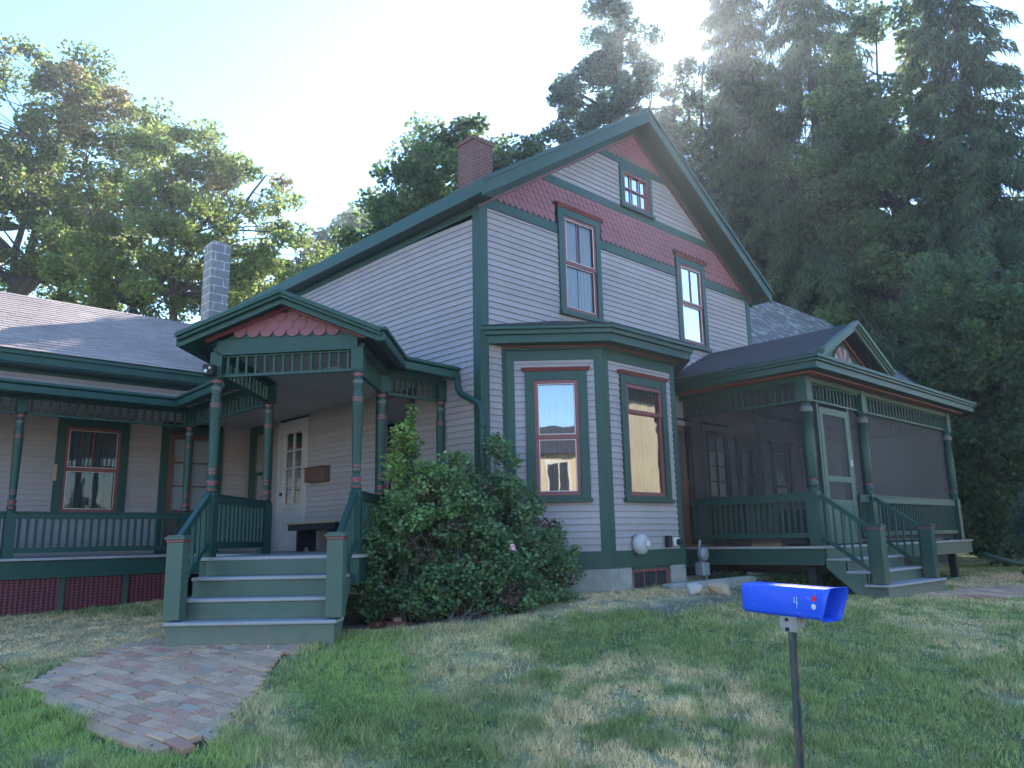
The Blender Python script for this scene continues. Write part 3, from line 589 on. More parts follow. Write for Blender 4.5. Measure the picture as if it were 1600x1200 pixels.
frieze(c0,c1,3.455,3.70,14,beam=3.87,dz0=-.02,dz1=.02)
frieze(c1,c2,3.45,3.70,12,beam=3.80); frieze(c2,c3,3.45,3.70,9,beam=3.80); frieze(c4,c0,3.45,3.70,13,beam=3.80); frieze(c5,c4,3.45,3.70,21,beam=3.80); frieze(c6,c5,3.45,3.70,19,beam=3.80); frieze((-9,5.08),c6,3.45,3.70,38,beam=3.80)
rail(c0,c4,2.13,1.56,13,bal=.05); rail(c6,c5,2.08,1.54,22,bal=.034); rail((-9,5.08),c6,2.08,1.54,44,bal=.034); rail(c5,c4,2.08,1.54,26,bal=.034); rail(c1,c2,2.13,1.56,10); rail(c2,c3,2.13,1.56,8)
# decks
def deck(P,z,dark,name,zf):
    b=MB(); b.solid([(x,y,z-.035) for x,y in P],[(x,y,z) for x,y in P]); d=b.build(name,M['tread'],H,.004)
    return d
deck([(-14,6.7),(-14,4.93),(-1.92,4.93),(-1.92,2.42),P2(-2.95,1.60),P2(-1.2,1.60),(-.98,.60),(0,.60),(0,6.7)],DZ,0,'porch_floor',0)
deck([(4.36,0),(4.36,-2.33),(10.9,-2.33),(10.9,0)],RZ,0,'porch_floor',0)
b=MB(); b.box(-14,-1.95,4.97,5.0,1.19,DZ-.036); b.box(-1.95,-1.92,2.5,5.0,1.19,DZ-.036)
b.build('porch_skirt',M['green'],H,.003); b=MB()
b.fr=DG; b.box(-2.93,-1.22,1.52,1.56,1.15,DZ-.036); b.box(-2.93,-2.9,0,1.52,1.15,DZ-.036)
b.fr=G; b.box(-.95,0,.62,.66,1.15,DZ-.036); b.bar((-1.93,-.17,1.3),(-.95,.64,1.3),.04,.26)
b.build('porch_skirt',M['green'],H,.003); b=MB()
b.box(4.40,4.44,-2.3,-.0,1.14,RZ-.036); b.box(4.44,10.88,-2.3,-2.26,1.16,RZ-.036); b.box(10.84,10.88,-2.26,0,1.16,RZ-.036)
b.build('porch_skirt',M['green'],H,.003)
b=MB()
for x in(-13.2,-11.8,-10.4,-9,-7.6,-6.2,-4.85,-3.46,-2.62,-1.97): b.box(x-.035,x+.035,4.985,5.015,.6,1.19)
b.box(-14,-1.95,4.99,5.01,.6,.74); b.build('lattice_frame',M['green'],H)
b=MB()
for k in range(13): z=.70+k*.041; b.box(-14,-1.95,5.026,5.034,z,z+.024) if k*.041+.7<1.18 else None
x=-14
while x<-1.97: b.box(x,x+.03,5.018,5.026,.62,1.19); x+=.062
b.build('lattice',M['lattice'],H)
b=MB(); b.box(-14,0,5.5,5.55,.4,1.4); b.build('dark_backing',M['dark'],H); b=MB(); b.box(5.2,10.9,-.5,-.45,.4,1.35); b.build('dark_backing',M['dark'],H)  # near-black sheets standing in for the shade under the decks
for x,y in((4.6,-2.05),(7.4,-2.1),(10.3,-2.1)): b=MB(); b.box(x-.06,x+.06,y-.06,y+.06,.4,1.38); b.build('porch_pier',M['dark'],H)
# --- entry steps (in the diagonal frame)
def stair(fr,s0,s1,t0,run,zt,rise,n,name,wider,skirt):
    rs=MB(fr); tr=MB(fr)
    for i in range(n):
        z=zt-rise*(i+1); ta=t0+run*i; a0,a1=(s0-wider[0],s1+wider[1]) if i==n-1 else (s0,s1)
        tr.box(a0-.02,a1+.02,ta-.03,ta+run+.04,z-.035,z)
        rs.box(a0,a1,ta+run-.01,ta+run+.015,z-rise+(.0 if i<n-1 else -.06),z-.036)
        if i==0: rs.box(s0,s1,t0-.025,t0-.0,z+.002,zt-.036)
    for s in((s0-.03,s0),(s1,s1+.03)):
        zb=zt-rise*(n+1)-.05
        rs.solid([(s[0],t0-.03,zt-.3),(s[0],t0-.03,zt-rise-.04)]+sum([[(s[0],t0+run*(i+1)-.02,zt-rise*(i+1)-.036),(s[0],t0+run*(i+1)-.02,zt-rise*(i+2)-.036 if i<n-1 else zb)] for i in range(n)],[])+[(s[0],t0+run*n-.35,zb)],
                 [(s[1],t0-.03,zt-.3),(s[1],t0-.03,zt-rise-.04)]+sum([[(s[1],t0+run*(i+1)-.02,zt-rise*(i+1)-.036),(s[1],t0+run*(i+1)-.02,zt-rise*(i+2)-.036 if i<n-1 else zb)] for i in range(n)],[])+[(s[1],t0+run*n-.35,zb)])
    r=rs.build(name,M['step'],H,.003); tr.build('tread',M['tread'],r,.008)
def newel(fr,s,t,z0,z1,w=.16):
    b=MB(fr); h=w/2; b.box(s-h,s+h,t-h,t+h,z0,z1-.07); b.box(s-h-.02,s+h+.02,t-h-.02,t+h+.02,z1-.045,z1-.018); b.box(s-h,s+h,t-h,t+h,z1-.018,z1)
    b.mi=1; b.box(s-h-.006,s+h+.006,t-h-.006,t+h+.006,z1-.07,z1-.045); return b.build('newel_post',[M['step'] if fr is DG else M['green'],M['red']],H,.004)
def slope_rail(fr,s,ta,za,tb,zb_,low,n,bal=.03,w=.055):
    b=MB(fr); b.bar((s,ta,za),(s,tb,zb_),w,.065); b.bar((s,ta,za-low),(s,tb,zb_-low),w*.8,.055)
    for k in range(n):
        u=(k+.5)/n; t=ta+(tb-ta)*u; z=za+(zb_-za)*u; b.box(s-bal/2,s+bal/2,t-bal/2,t+bal/2,z-low,z)
    b.build('stair_railing',M['green'],H,.003)
stair(DG,-2.84,-1.33,1.60,.26,DZ,.195,3,'entry_steps',(.03,.07),0)
newel(DG,-2.84,2.28,.90,1.70); newel(DG,-1.28,2.28,.90,1.70)
slope_rail(DG,-2.87,1.56,2.12,2.22,1.66,.52,5); slope_rail(DG,-1.28,1.56,2.12,2.22,1.66,.52,5)
stair(FF,4.5,6.5,2.33,.27,RZ,.173,3,'porch_steps',(.08,.05),0)
newel(FF,4.55,3.02,.9,1.70,.17); newel(FF,6.45,3.02,.9,1.70,.17)
slope_rail(FF,4.55,2.28,2.13,2.95,1.63,.6,6); slope_rail(FF,6.45,2.28,2.13,2.95,1.63,.6,6)
# --- entry gable roof
AX=-2.09; hw=1.10; za,ze=4.32,3.86; T=1.82
def dg(s,t,z): v=DG(s,t,z); return (v.x,v.y,v.z)
EL=[dg(AX-hw,-1.4,ze),dg(AX-hw,T,ze),dg(AX,T,za),dg(AX,-1.4,za)]; ER=[dg(AX+hw,T,ze),dg(AX+hw,-.3,ze),dg(AX,-.3,za),dg(AX,T,za)]
roofplane('porch_roof',EL,M['shdark'],.13,.3); roofplane('porch_roof',ER,M['shdark'],.13,.3)
b=MB(DG)
for sg in(-1,1):
    for d0,d1,t0,t1 in((.02,.12,T-.09,T-.04),(.0,.055,T-.04,T+.01),(-.03,.02,T-.04,T+.045)):
        f=lambda k,d:za-(za-ze)*k-d
        K=1.02
        b.solid([(AX,t0,f(0,d1)),(AX+sg*hw*K,t0,f(K,d1)),(AX+sg*hw*K,t0,f(K,d0)),(AX,t0,f(0,d0))],[(AX,t1,f(0,d1)),(AX+sg*hw*K,t1,f(K,d1)),(AX+sg*hw*K,t1,f(K,d0)),(AX,t1,f(0,d0))])
    # soffit following the slope, and wall-side rake board
    b.solid([(AX,-1.3,za-.07),(AX+sg*hw,-1.3,ze-.07),(AX+sg*hw,-1.3,ze-.04),(AX,-1.3,za-.04)],[(AX,T-.04,za-.07),(AX+sg*hw,T-.04,ze-.07),(AX+sg*hw,T-.04,ze-.04),(AX,T-.04,za-.04)])
# pediment backing and base beam
b.solid([(-2.95,1.50,3.80),(-1.22,1.50,3.84),(AX,1.50,4.20)],[(-2.95,1.545,3.80),(-1.22,1.545,3.84),(AX,1.545,4.20)])
b.build('porch_gable_trim',M['green'],H,.003)
b=MB(DG); scallops(b,DG,3.885,4.13,lambda z:(AX-(4.19-z)*2.35+.02,AX+(4.19-z)*2.35-.02),w=.145,e=.11,t=.545+1.0) if False else None
# scallops need s range around AX: shift the frame
SH=FR(tuple(DG(AX-1.0,1.545,0))[:2],(q,-q),(-q,-q)); b=MB(SH); scallops(b,SH,3.88,4.16,lambda z:(1.0-(4.215-z)*2.3,1.0+(4.215-z)*2.3),w=.15,e=.105); b.build('scallop_shingles',M['pink'],H)
b=MB(DG)
for sg in(-1,1): b.bar((AX,1.575,4.215),(AX+sg*.90,1.575,3.845),.03,.045)
b.build('red_moulding',M['red'],H)
# gutters: right side return, left inner corner, wing run
def gutter(pts,h=.11,w=.11,name='gutter'):
    b=MB()
    for (x0,y0,z0),(x1,y1,z1) in zip(pts[:-1],pts[1:]):
        b.bar((x0,y0,z0),(x1,y1,z1),w,h); b.bar((x0,y0,z0+h/2+.03),(x1,y1,z1+h/2+.03),w+.05,.05)
    return b.build(name,M['green'],H,.012)
gr0=dg(AX+hw+.0,T-.03,3.80)
gutter([gr0,(-.93,.47,3.80),(-.02,.47,3.775)])
gutter([dg(AX-hw,T-.05,3.80),dg(AX-hw,.55,3.80),(-2.17,2.8,3.78),(-2.15,4.66,3.74),(-14,4.66,3.76)])
# low porch roofs
b=MB()
b.solid([(-14,4.66,3.80),(-2.1,4.66,3.80),(-.0,6.69,4.02),(-14,6.69,4.02)],[(-14,4.66,3.82),(-2.1,4.66,3.82),(-.0,6.69,4.04),(-14,6.69,4.04)])
b.solid([(-2.12,4.7,3.80),(-2.12,2.3,3.80),(0,.45,3.86),(0,6.68,4.0)],[(-2.12,4.7,3.82),(-2.12,2.3,3.82),(0,.45,3.88),(0,6.68,4.03)])
b.build('low_porch_roof',M['tread'],H)
b=MB(); b.solid([(x,y,3.765) for x,y in [(-14,6.69),(-14,5.0),(-1.9,5.0),(-1.9,2.4),(-2.9,1.2),P2(-1.35,1.5),(-1.0,.72),(-.01,.72),(-.01,6.69)]],[(x,y,3.785) for x,y in [(-14,6.69),(-14,5.0),(-1.9,5.0),(-1.9,2.4),(-2.9,1.2),P2(-1.35,1.5),(-1.0,.72),(-.01,.72),(-.01,6.69)]])
b.box(4.5,10.8,-2.15,-.01,3.9,3.93); b.build('porch_ceiling',M['ceil'],H)
# downspout
b=MB(); b.tube([(-.06,.42,3.76),(-.06,.41,3.6),(-.07,.33,3.5),(-.075,.12,3.4),(-.075,-.04,3.32),(-.075,-.09,3.2),(-.075,-.09,1.1)],.042,10); 
for z in(3.0,2.2): b.tube([(-.075,-.09,z),(-.075,-.09,z+.03)],.05,10)
b.build('downspout',M['green'],H,0,True)
# --- left wing
siding('wing_wall',WW,1.4,3.8,lambda z:(-14,-.02),[(-3.30,-2.2,2.1,3.69),(-1.66,-.55,1.3,3.75)])
window(WW,-3.30,-2.2,2.12,3.68,cas=.13,gl='glassdim',cur='shade',muntin=(2,1),label='porch window with dark red frame and pale glazing line'); 
b=MB(WW); b.box(-3.33,-3.27,.046,.07,2.66,2.92); b.build('thermometer',M['tan'],H)
def door(fr,s0,s1,z0,z1,cas,leafmat,casmat,panes,g0,label=None,t=.016,cur='curtain',knob=0,gl='glassdim'):
    b=MB(fr); b.box(s0,s0+cas,t-.02,t+.03,z0,z1); b.box(s1-cas,s1,t-.02,t+.03,z0,z1); b.box(s0+cas,s1-cas,t-.02,t+.03,z1-cas,z1); 
    d=b.build('door',M[casmat],H,.003)
    if label: d['label']=label
    a0,a1=s0+cas,s1-cas; b=MB(fr); st=.1; zt=z1-cas; nx,nz=panes; gs=z0+g0
    b.box(a0,a0+st,t-.03,t+.008,z0,zt); b.box(a1-st,a1,t-.03,t+.008,z0,zt); b.box(a0+st,a1-st,t-.03,t+.008,zt-st,zt); b.box(a0+st,a1-st,t-.03,t+.008,z0,z0+.18); b.box(a0+st,a1-st,t-.03,t+.008,gs-.1,gs)
    b.box(a0+st,a1-st,t-.04,t-.015,z0+.18,gs-.1); b.box(a0+st+.06,a1-st-.06,t-.015,t-.003,z0+.24,gs-.16)
    for k in range(1,nx): x=a0+st+(a1-a0-2*st)*k/nx; b.box(x-.012,x+.012,t-.02,t+.005,gs,zt-st)
    for k in range(1,nz): z=gs+(zt-st-gs)*k/nz; b.box(a0+st,a1-st,t-.018,t+.003,z-.012,z+.012)
    b.build('door_leaf',M[leafmat],d,.003)
    b=MB(fr); b.face([(a0+st,t-.02,gs),(a1-st,t-.02,gs),(a1-st,t-.02,zt-st),(a0+st,t-.02,zt-st)]); b.build('glass',M[gl],d)
    b=MB(fr); b.face([(a0+st,t-.045,gs),(a1-st,t-.045,gs),(a1-st,t-.045,zt-st),(a0+st,t-.045,zt-st)]); b.build('curtain',M[cur],d)
    if knob: 
        b=MB(fr); k=a0+.05 if knob<0 else a1-.05; b.box(k-.025,k+.025,t+.008,t+.05,z0+.95,z0+1.0); b.build('door_knob',M['dark'],d,.01)
    return d
door(WW,-1.66,-.55,1.47,3.70,.13,'doorred','green',(2,3),.75,'varnished red-brown door with curtained panes',knob=1)
door(LW,4.45,5.5,1.47,3.72,.12,'palepaint','palepaint',(2,4),.8,'pale four-row glazed door in the side wall',knob=1)
window(LW,5.75,6.62,2.05,3.78,cas=.12,gl='glassdim',cur='shade',frame='green',lines=False)
door(LW,1.42,2.38,1.47,3.90,.10,'red','green',(1,1),.5,'dark side door with red frame behind the rose bush',cur='shade')
siding('wing_wall',WW,3.95,4.37,lambda z:(-14,-.02))
b=MB(WW); b.box(-14,.0,0,.03,3.8,3.95); b.fr=G; b.box(-14,.0,6.26,6.30,4.44,4.60); b.box(-14,0,6.3,6.7,4.42,4.45); b.box(-14,0,6.665,6.7,4.36,4.44); b.box(-14,0,6.22,6.30,4.56,4.62); b.build('wing_eave_trim',M['green'],H,.003)
roofplane('wing_roof',[(-14,6.2,4.63),(0.02,6.2,4.63),(.02,9.05,6.30),(-14,9.05,6.30)],M['shingle'],.135,.3)
roofplane('wing_roof',[(-14,11.8,4.63),(0.02,11.8,4.63),(.02,9.05,6.30),(-14,9.05,6.30)],M['shingle'],.2,.5)
# --- right porch: friezes, beams, screens, door, roof
frieze((4.5,RY),(6.45,RY),3.55,3.83,15,beam=3.97); frieze((6.45,RY),(10.5,RY),3.55,3.83,28,beam=3.97); frieze((4.5,-.02),(4.5,RY),3.53,3.83,18,beam=3.97); frieze((10.5,RY),(10.5,-.02),3.55,3.83,22,beam=3.97)
rail((4.5,-.02),(4.5,RY),2.16,1.53,21,top=.10,bal=.034,w=.07); rail((6.45,RY),(10.5,RY),2.16,1.53,32,top=.10,bal=.026,w=.07); rail((6.0,RY),(6.45,RY),2.16,1.53,4,top=.10,bal=.03,w=.07,trim=.02); rail((10.5,RY),(10.5,-.02),2.16,1.53,22,top=.10,bal=.034,w=.07)
b=MB()
b.face([(4.53,-2.12,1.45),(4.53,-.03,1.45),(4.53,-.03,3.9),(4.53,-2.12,3.9)]); b.face([(6.0,-2.165,1.45),(10.45,-2.165,1.45),(10.45,-2.165,3.9),(6.0,-2.165,3.9)]); b.face([(4.6,-2.165,1.45),(4.88,-2.165,1.45),(4.88,-2.165,3.9),(4.6,-2.165,3.9)]); b.face([(10.46,-2.12,1.45),(10.46,-.03,1.45),(10.46,-.03,3.9),(10.46,-2.12,3.9)])
b.build('insect_screen',M['screen'],H,recalc=False)
b=MB(FF); b.box(4.86,4.92,2.14,2.2,1.42,3.55); b.box(5.93,5.99,2.14,2.2,1.42,3.55); b.box(6.1,6.13,2.13,2.16,1.5,3.5) if False else None
sd=b.build('screen_door',M['green'],H,.003); sd['label']='green screen door at the top of the right-hand steps'
b=MB(FF)
for a0,a1,z0,z1 in((4.93,5.03,1.43,3.5),(5.82,5.92,1.43,3.5),(5.03,5.82,3.39,3.5),(5.03,5.82,2.36,2.45),(5.03,5.82,2.0,2.09),(5.03,5.82,1.43,1.58)): b.box(a0,a1,2.17,2.205,z0,z1)
b.box(5.03,5.82,2.175,2.195,1.58,2.0); b.box(5.09,5.4,2.195,2.21,1.63,1.95); b.box(5.45,5.76,2.195,2.21,1.63,1.95)
b.build('door_leaf',M['step'],sd,.003)
b=MB(FF); b.face([(5.03,2.185,2.09),(5.82,2.185,2.09),(5.82,2.185,2.36),(5.03,2.185,2.36)]); b.face([(5.03,2.185,2.45),(5.82,2.185,2.45),(5.82,2.185,3.39),(5.03,2.185,3.39)]); b.build('insect_screen',M['screen'],sd,recalc=False)
b=MB(FF); b.box(5.85,5.88,2.21,2.23,2.62,2.72); b.build('door_handle',M['white'],sd)
# inside the porch
siding('porch_inner_wall',FF,1.4,3.9,lambda z:(3.95,6.9),[(5.06,5.99,1.4,3.48),(4.06,4.79,1.4,3.48),(6.16,6.84,1.9,3.28)],t=.001)
door(FF,5.05,6.0,RZ,3.5,.1,'wood','siding',(2,4),.85,'glazed door inside the screened porch',cur='curtain',knob=1,gl='glass')
door(FF,4.05,4.8,RZ,3.5,.08,'doorred','siding',(1,1),1.1,'red-brown panelled door inside the screened porch',cur='shade')
window(FF,6.15,6.85,1.95,3.3,gl='glassdim',cur='shade',frame='green',lines=False)
window(FF,7.4,8.2,1.75,3.3,gl='glassdim',cur='curtain',frame='green'); window(FF,8.6,9.6,1.75,3.3,gl='glassdim',cur='curtain',frame='green',case='siding')
# roof
RW=[(4.08,-2.62),(10.95,-2.62),(10.95,0),(4.08,0)]
b=MB()
for d,z0,z1 in((.0,3.93,4.03),(.035,4.03,4.07),(.065,4.07,4.12)):
    b.box(4.08-d,10.95+d,-2.62-d,0,z0,z1)
b.build('porch_cornice',M['green'],H,.004)
b=MB(); b.box(4.25,10.8,-2.45,-.0,3.905,3.93); b.build('red_moulding',M['red'],H)
PX,PZ=5.53,4.83
PL=[(4.04,-2.66,4.13),(4.04,0,4.13),(PX,0,PZ),(PX,-2.66,PZ)]; PL=[(4.04,0,4.13),(4.04,-2.62,4.13),(PX,-2.62,PZ),(PX,0,PZ)]
roofplane('porch_roof',PL,M['shdark'],.13,.3); roofplane('porch_roof',[(6.95,-2.62,4.13),(6.95,0,4.13),(PX,0,PZ),(PX,-2.62,PZ)],M['shdark'],.13,.3)
b=MB(); b.solid([(4.04,-2.62,4.12),(7.0,-2.62,4.12),(PX,-2.62,PZ-.01)],[(4.04,0,4.12),(7.0,0,4.12),(PX,0,PZ-.01)]) if False else None
b=MB(FF); 
for sg in(-1,1):
    f=lambda k,d:PZ-.5*k-d
    for d0,d1,t0,t1 in((.0,.12,2.60,2.64),(.0,.06,2.64,2.67),(-.035,.02,2.60,2.70)):
        K=1.30
        b.solid([(PX,t0,f(0,d1)),(PX+sg*K,t0,f(K,d1)),(PX+sg*K,t0,f(K,d0)),(PX,t0,f(0,d0))],[(PX,t1,f(0,d1)),(PX+sg*K,t1,f(K,d1)),(PX+sg*K,t1,f(K,d0)),(PX,t1,f(0,d0))])
b.build('pediment_trim',M['step'],H,.003)
b=MB(FF); b.solid([(PX-1.2,2.36,4.12),(PX+1.2,2.36,4.12),(PX,2.36,4.75)],[(PX-1.2,2.38,4.12),(PX+1.2,2.38,4.12),(PX,2.38,4.75)]); 
b.build('pediment_panel',M['green'],H)
b=MB(FF)
for sg in(-1,1): b.bar((PX,2.40,4.66),(PX+sg*1.0,2.40,4.14),.03,.05)
b.mi=1
for k in range(9):
    a=math.pi*(k+.5)/9; r=.34; b.mi=1 if k%2 else 2; b.solid([(PX,2.385,4.14),(PX+r*math.cos(a-.14),2.385,4.14+r*math.sin(a-.14)),(PX+r*math.cos(a+.14),2.385,4.14+r*math.sin(a+.14))],[(PX,2.405,4.14),(PX+r*math.cos(a-.14),2.405,4.14+r*math.sin(a-.14)),(PX+r*math.cos(a+.14),2.405,4.14+r*math.sin(a+.14))])
b.build('sunburst_panel',[M['red'],M['siding'],M['pink']],H)
roofplane('low_porch_roof',[(6.9,-2.6,4.13),(10.98,-2.6,4.13),(10.98,-.1,4.62),(6.9,-.1,4.62)],M['shdark'],.14,.3)
roofplane('wing_roof',[(7.06,-.12,4.88),(18.72,-.12,4.88),(18.72,1.3,6.3),(7.3,1.3,6.3)],M['shgrey'],.14,.16); roofplane('wing_roof',[(7.2,1.3,6.3),(18.72,1.3,6.3),(18.72,3.6,8.6),(3.75,3.6,8.6)],M['shgrey'],.14,.16)
roofplane('wing_roof',[(18.72,7.3,4.88),(7.2,7.3,4.88),(3.75,3.6,8.6),(18.72,3.6,8.6)],M['shgrey'],.3,.6)
b=MB(); slab(b,[(7.06,-.12,4.88),(18.7,-.12,4.88),(18.7,3.6,8.6),(7.06,3.6,8.6)],.08); b.bar((18.72,-.14,4.84),(18.72,3.62,8.58),.05,.16); b.box(7.06,18.7,-.16,-.12,4.72,4.88); b.box(7.06,18.7,-.12,.0,4.70,4.74); b.build('wing_eave_trim',M['green'],H)
siding('side_wall',FF,1.3,4.72,lambda z:(10.95,17.2)); siding('side_wall',FF,3.9,4.72,lambda z:(7.1,10.95))
# bracket lamp/flood on entry beam
b=MB(DG); b.box(-2.97,-2.85,1.55,1.68,3.44,3.56); b.mi=1; b.box(-2.95,-2.91,1.68,1.70,3.46,3.50); b.box(-2.90,-2.87,1.68,1.70,3.50,3.53)
tag(b.build('floodlight',[M['dark'],M['white']],None,.02),'small black floodlight fixed to the entry porch corner','light')
b=MB(); b.tube([(-1.55,1.05,3.74),(-1.55,1.05,3.765)],.13,20); tag(b.build('ceiling_light',M['white'],None),'round flat light on the entry porch ceiling','light')
# ---------------------------------------------------------------- things on and around the house
b=MB(); t=empty('porch_bench'); tag(t,'dark green bench against the side wall on the entry porch','bench')
b.box(-.60,-.18,2.55,4.05,1.885,1.92); b.build('seat',M['tan'],t,.004); b=MB(); b.box(-.58,-.56,2.6,4.0,1.79,1.884); b.box(-.22,-.20,2.6,4.0,1.79,1.884); b.build('apron',M['dark'],t,.003)
for y in(2.85,3.75):
    b=MB(); b.solid([(-.55,y-.02,1.47),(-.45,y-.02,1.47),(-.39,y-.02,1.56),(-.33,y-.02,1.47),(-.23,y-.02,1.47),(-.23,y-.02,1.88),(-.55,y-.02,1.88)],[(-.55,y+.02,1.47),(-.45,y+.02,1.47),(-.39,y+.02,1.56),(-.33,y+.02,1.47),(-.23,y+.02,1.47),(-.23,y+.02,1.88),(-.55,y+.02,1.88)]); b.build('leg',M['dark'],t)
b=MB(LW); b.box(3.72,4.30,.02,.16,2.58,2.80); b.box(3.70,4.32,.02,.175,2.80,2.825); tag(b.build('letter_box',M['wood'],None,.006),'long brown wooden letter box beside the pale door','letter box')
t=empty('cardboard_carton',(-1.25,1.0,DZ)); 
b=MB(); b.box(-.16,.16,-.12,.12,0,.3); b.box(-.13,.13,-.1,.1,.3,.31); b.build('carton_body',M['tan'],t,.004); tag(t,'tan carton behind the right newel of the entry steps','box'); 
b=MB(); b.box(-.03,.03,-.14,.14,.31,.34); b.build('carton_lid',M['white'],t,.004)
# gas meter
t=empty('gas_meter',(4.12,-.35,.9)); tag(t,'grey gas meter with round dial at the right foot of the bay','gas meter')
MX=3.72; MY=-.72
t.location=(MX,MY,.9)
b=MB(); b.tube([(-.02,-.02,.42),(-.02,-.10,.42)],.10,18); b.tube([(-.02,-.10,.42),(-.02,-.115,.42)],.045,14); b.build('regulator',M['metal'],t,.006,True)
b=MB(); b.box(-.09,.09,-.10,.06,.10,.30); b.build('meter_body',M['metal'],t,.02)
b=MB(); b.tube([(-.02,0,-.1),(-.02,0,.55),(.02,.0,.62)],.022,8); b.tube([(.1,-.02,-.1),(.1,-.02,.15),(.2,.02,.22)],.02,8); b.tube([(-.02,-.04,.3),(-.02,-.04,.4)],.03,8); b.build('pipe',M['metal'],t,0,True)
# wall boxes on the bay
B2t=FR(BB,(1,0),(0,-1))
b=MB(); c=B2t(.57,.03,1.50); P=[]
pr=[(0,.135),(.02,.145),(.07,.14),(.10,.11),(.115,.05)]
for d_,r_ in pr: P.append((Vector((c.x,c.y-d_,c.z)),r_))
b.tube([p for p,_ in P],[r_ for _,r_ in P],20); t=b.build('vent_cover',M['palepaint'],None,0,True); tag(t,'round white vent cover low on the bay wall','vent cover')
b=MB(FR((c.x,c.y),(1,0),(0,-1))); b.box(.0,.07,.115,.15,1.46,1.54); b.build('vent_knob',M['cream'],t,.01)
b=MB(B2t); b.box(1.17,1.25,.03,.10,1.44,1.60); tag(b.build('utility_box',M['dark'],None,.01),'small dark utility box between vent cover and outdoor tap','box')
b=MB(B2t); b.box(1.34,1.50,.03,.06,1.46,1.57); t=b.build('tap_plate',M['white'],None,.006); tag(t,'white plate with black outdoor fixture near the bay corner','outdoor tap'); b=MB(B2t); p=B2t(1.44,.06,1.51); b.tube([p,p+Vector((0,-.05,0))],.045,14); b.build('tap_wheel',M['dark'],t)
# timber kerb, stone slabs, foam chunks, bricks, downspout extension
b=MB(); b.bar((2.2,-1.15,.90),(4.05,-1.35,.93),.14,.14); tag(b.build('timber_edging',M['old'] if 'old' in M else M['conc'],None,.012),'weathered timber edging below the basement window','timber')
def rock(name,c,s,mat,label,cat,seed,group=None):
    rnd=random.Random(seed); bm=bmesh.new(); bmesh.ops.create_icosphere(bm,subdivisions=2 if s[0]>.3 else 1,radius=1)
    for v in bm.verts:
        k=1+rnd.uniform(-.25,.25)*(1 if s[0]>.3 else 1.9); v.co=Vector((v.co.x*s[0]*k,v.co.y*s[1]*k,max(v.co.z,-.4)*s[2]*k))
    bmesh.ops.rotate(bm,verts=bm.verts,matrix=Matrix.Rotation(rnd.uniform(0,3),3,'Z')); me=bpy.data.meshes.new(name); bm.to_mesh(me); bm.free(); me.materials.append(mat); o=bpy.data.objects.new(name,me); C.objects.link(o); o.location=c; return tag(o,label,cat,group)
z=lambda x,y:float(gz(x,y))
rock('stone_slab',(4.75,-1.05,z(4.75,-1.05)+.04),(.42,.28,.12),M['conc'],'flat grey stone lying by the gas meter','stone',1)
rock('foam_chunk',(2.0,-1.75,z(2.0,-1.75)+.06),(.13,.1,.12),M['cream'],'pale jagged chunk left of the blue newspaper box','stone',2)
rock('foam_chunk',(2.25,-1.95,z(2.25,-1.95)+.05),(.14,.11,.11),M['tan'],'tan lump beside the pale jagged chunk','stone',3)
rock('foam_chunk',(2.62,-2.1,z(2.62,-2.1)+.04),(.1,.1,.08),M['cream'],'small pale lump beside the tan one','stone',4)
for k,(x,y,a,lab) in enumerate(((-1.78,-.35,.4,'loose red brick nearest the entry steps'),(-1.62,-.42,1.2,'loose red brick leaning under the rose bush'),(-1.66,-.5,2.1,'loose red brick lying flat before the rose bush'))):
    b=MB(FR((x,y),(math.cos(a),math.sin(a)),(-math.sin(a),math.cos(a)))); zz=z(x,y); b.box(-.1,.1,-.05,.05,zz,zz+.065+.04*(k==1)); tag(b.build('loose_brick',M['chimb'] if 'chimb' in M else M['doorred'],None,.008),lab,'brick','loose bricks by the steps')
b=MB(); b.tube([(10.93,-2.45,1.14),(10.98,-2.6,1.06),(11.4,-2.9,.93),(13.2,-4.05,z(13.2,-4.05)+.1)],.05,10); t=b.build('drain_pipe',M['green'],None,0,True); tag(t,'long green drain pipe leading away from the porch corner','pipe')
# boxes stored behind the right porch railing
for k,(x,y,sx,sy,sz,mt,lab) in enumerate(((4.95,-.75,.2,.25,.65,'wood','brown box stored behind the porch railing, tallest of the three'),(4.95,-1.25,.22,.3,.7,'tan','tan carton stored behind the porch railing by the screen'),(4.9,-1.75,.18,.2,.5,'dark','black crate stored behind the railing near the corner post'))):
    b=MB(); b.box(x-sx,x+sx,y-sy+.04,y+sy-.04,RZ,RZ+sz); b.box(x-sx-.01,x+sx+.01,y-sy+.03,y+sy-.03,RZ+sz,RZ+sz+.03); tag(b.build('storage_box',M[mt],None,.01),lab,'box')
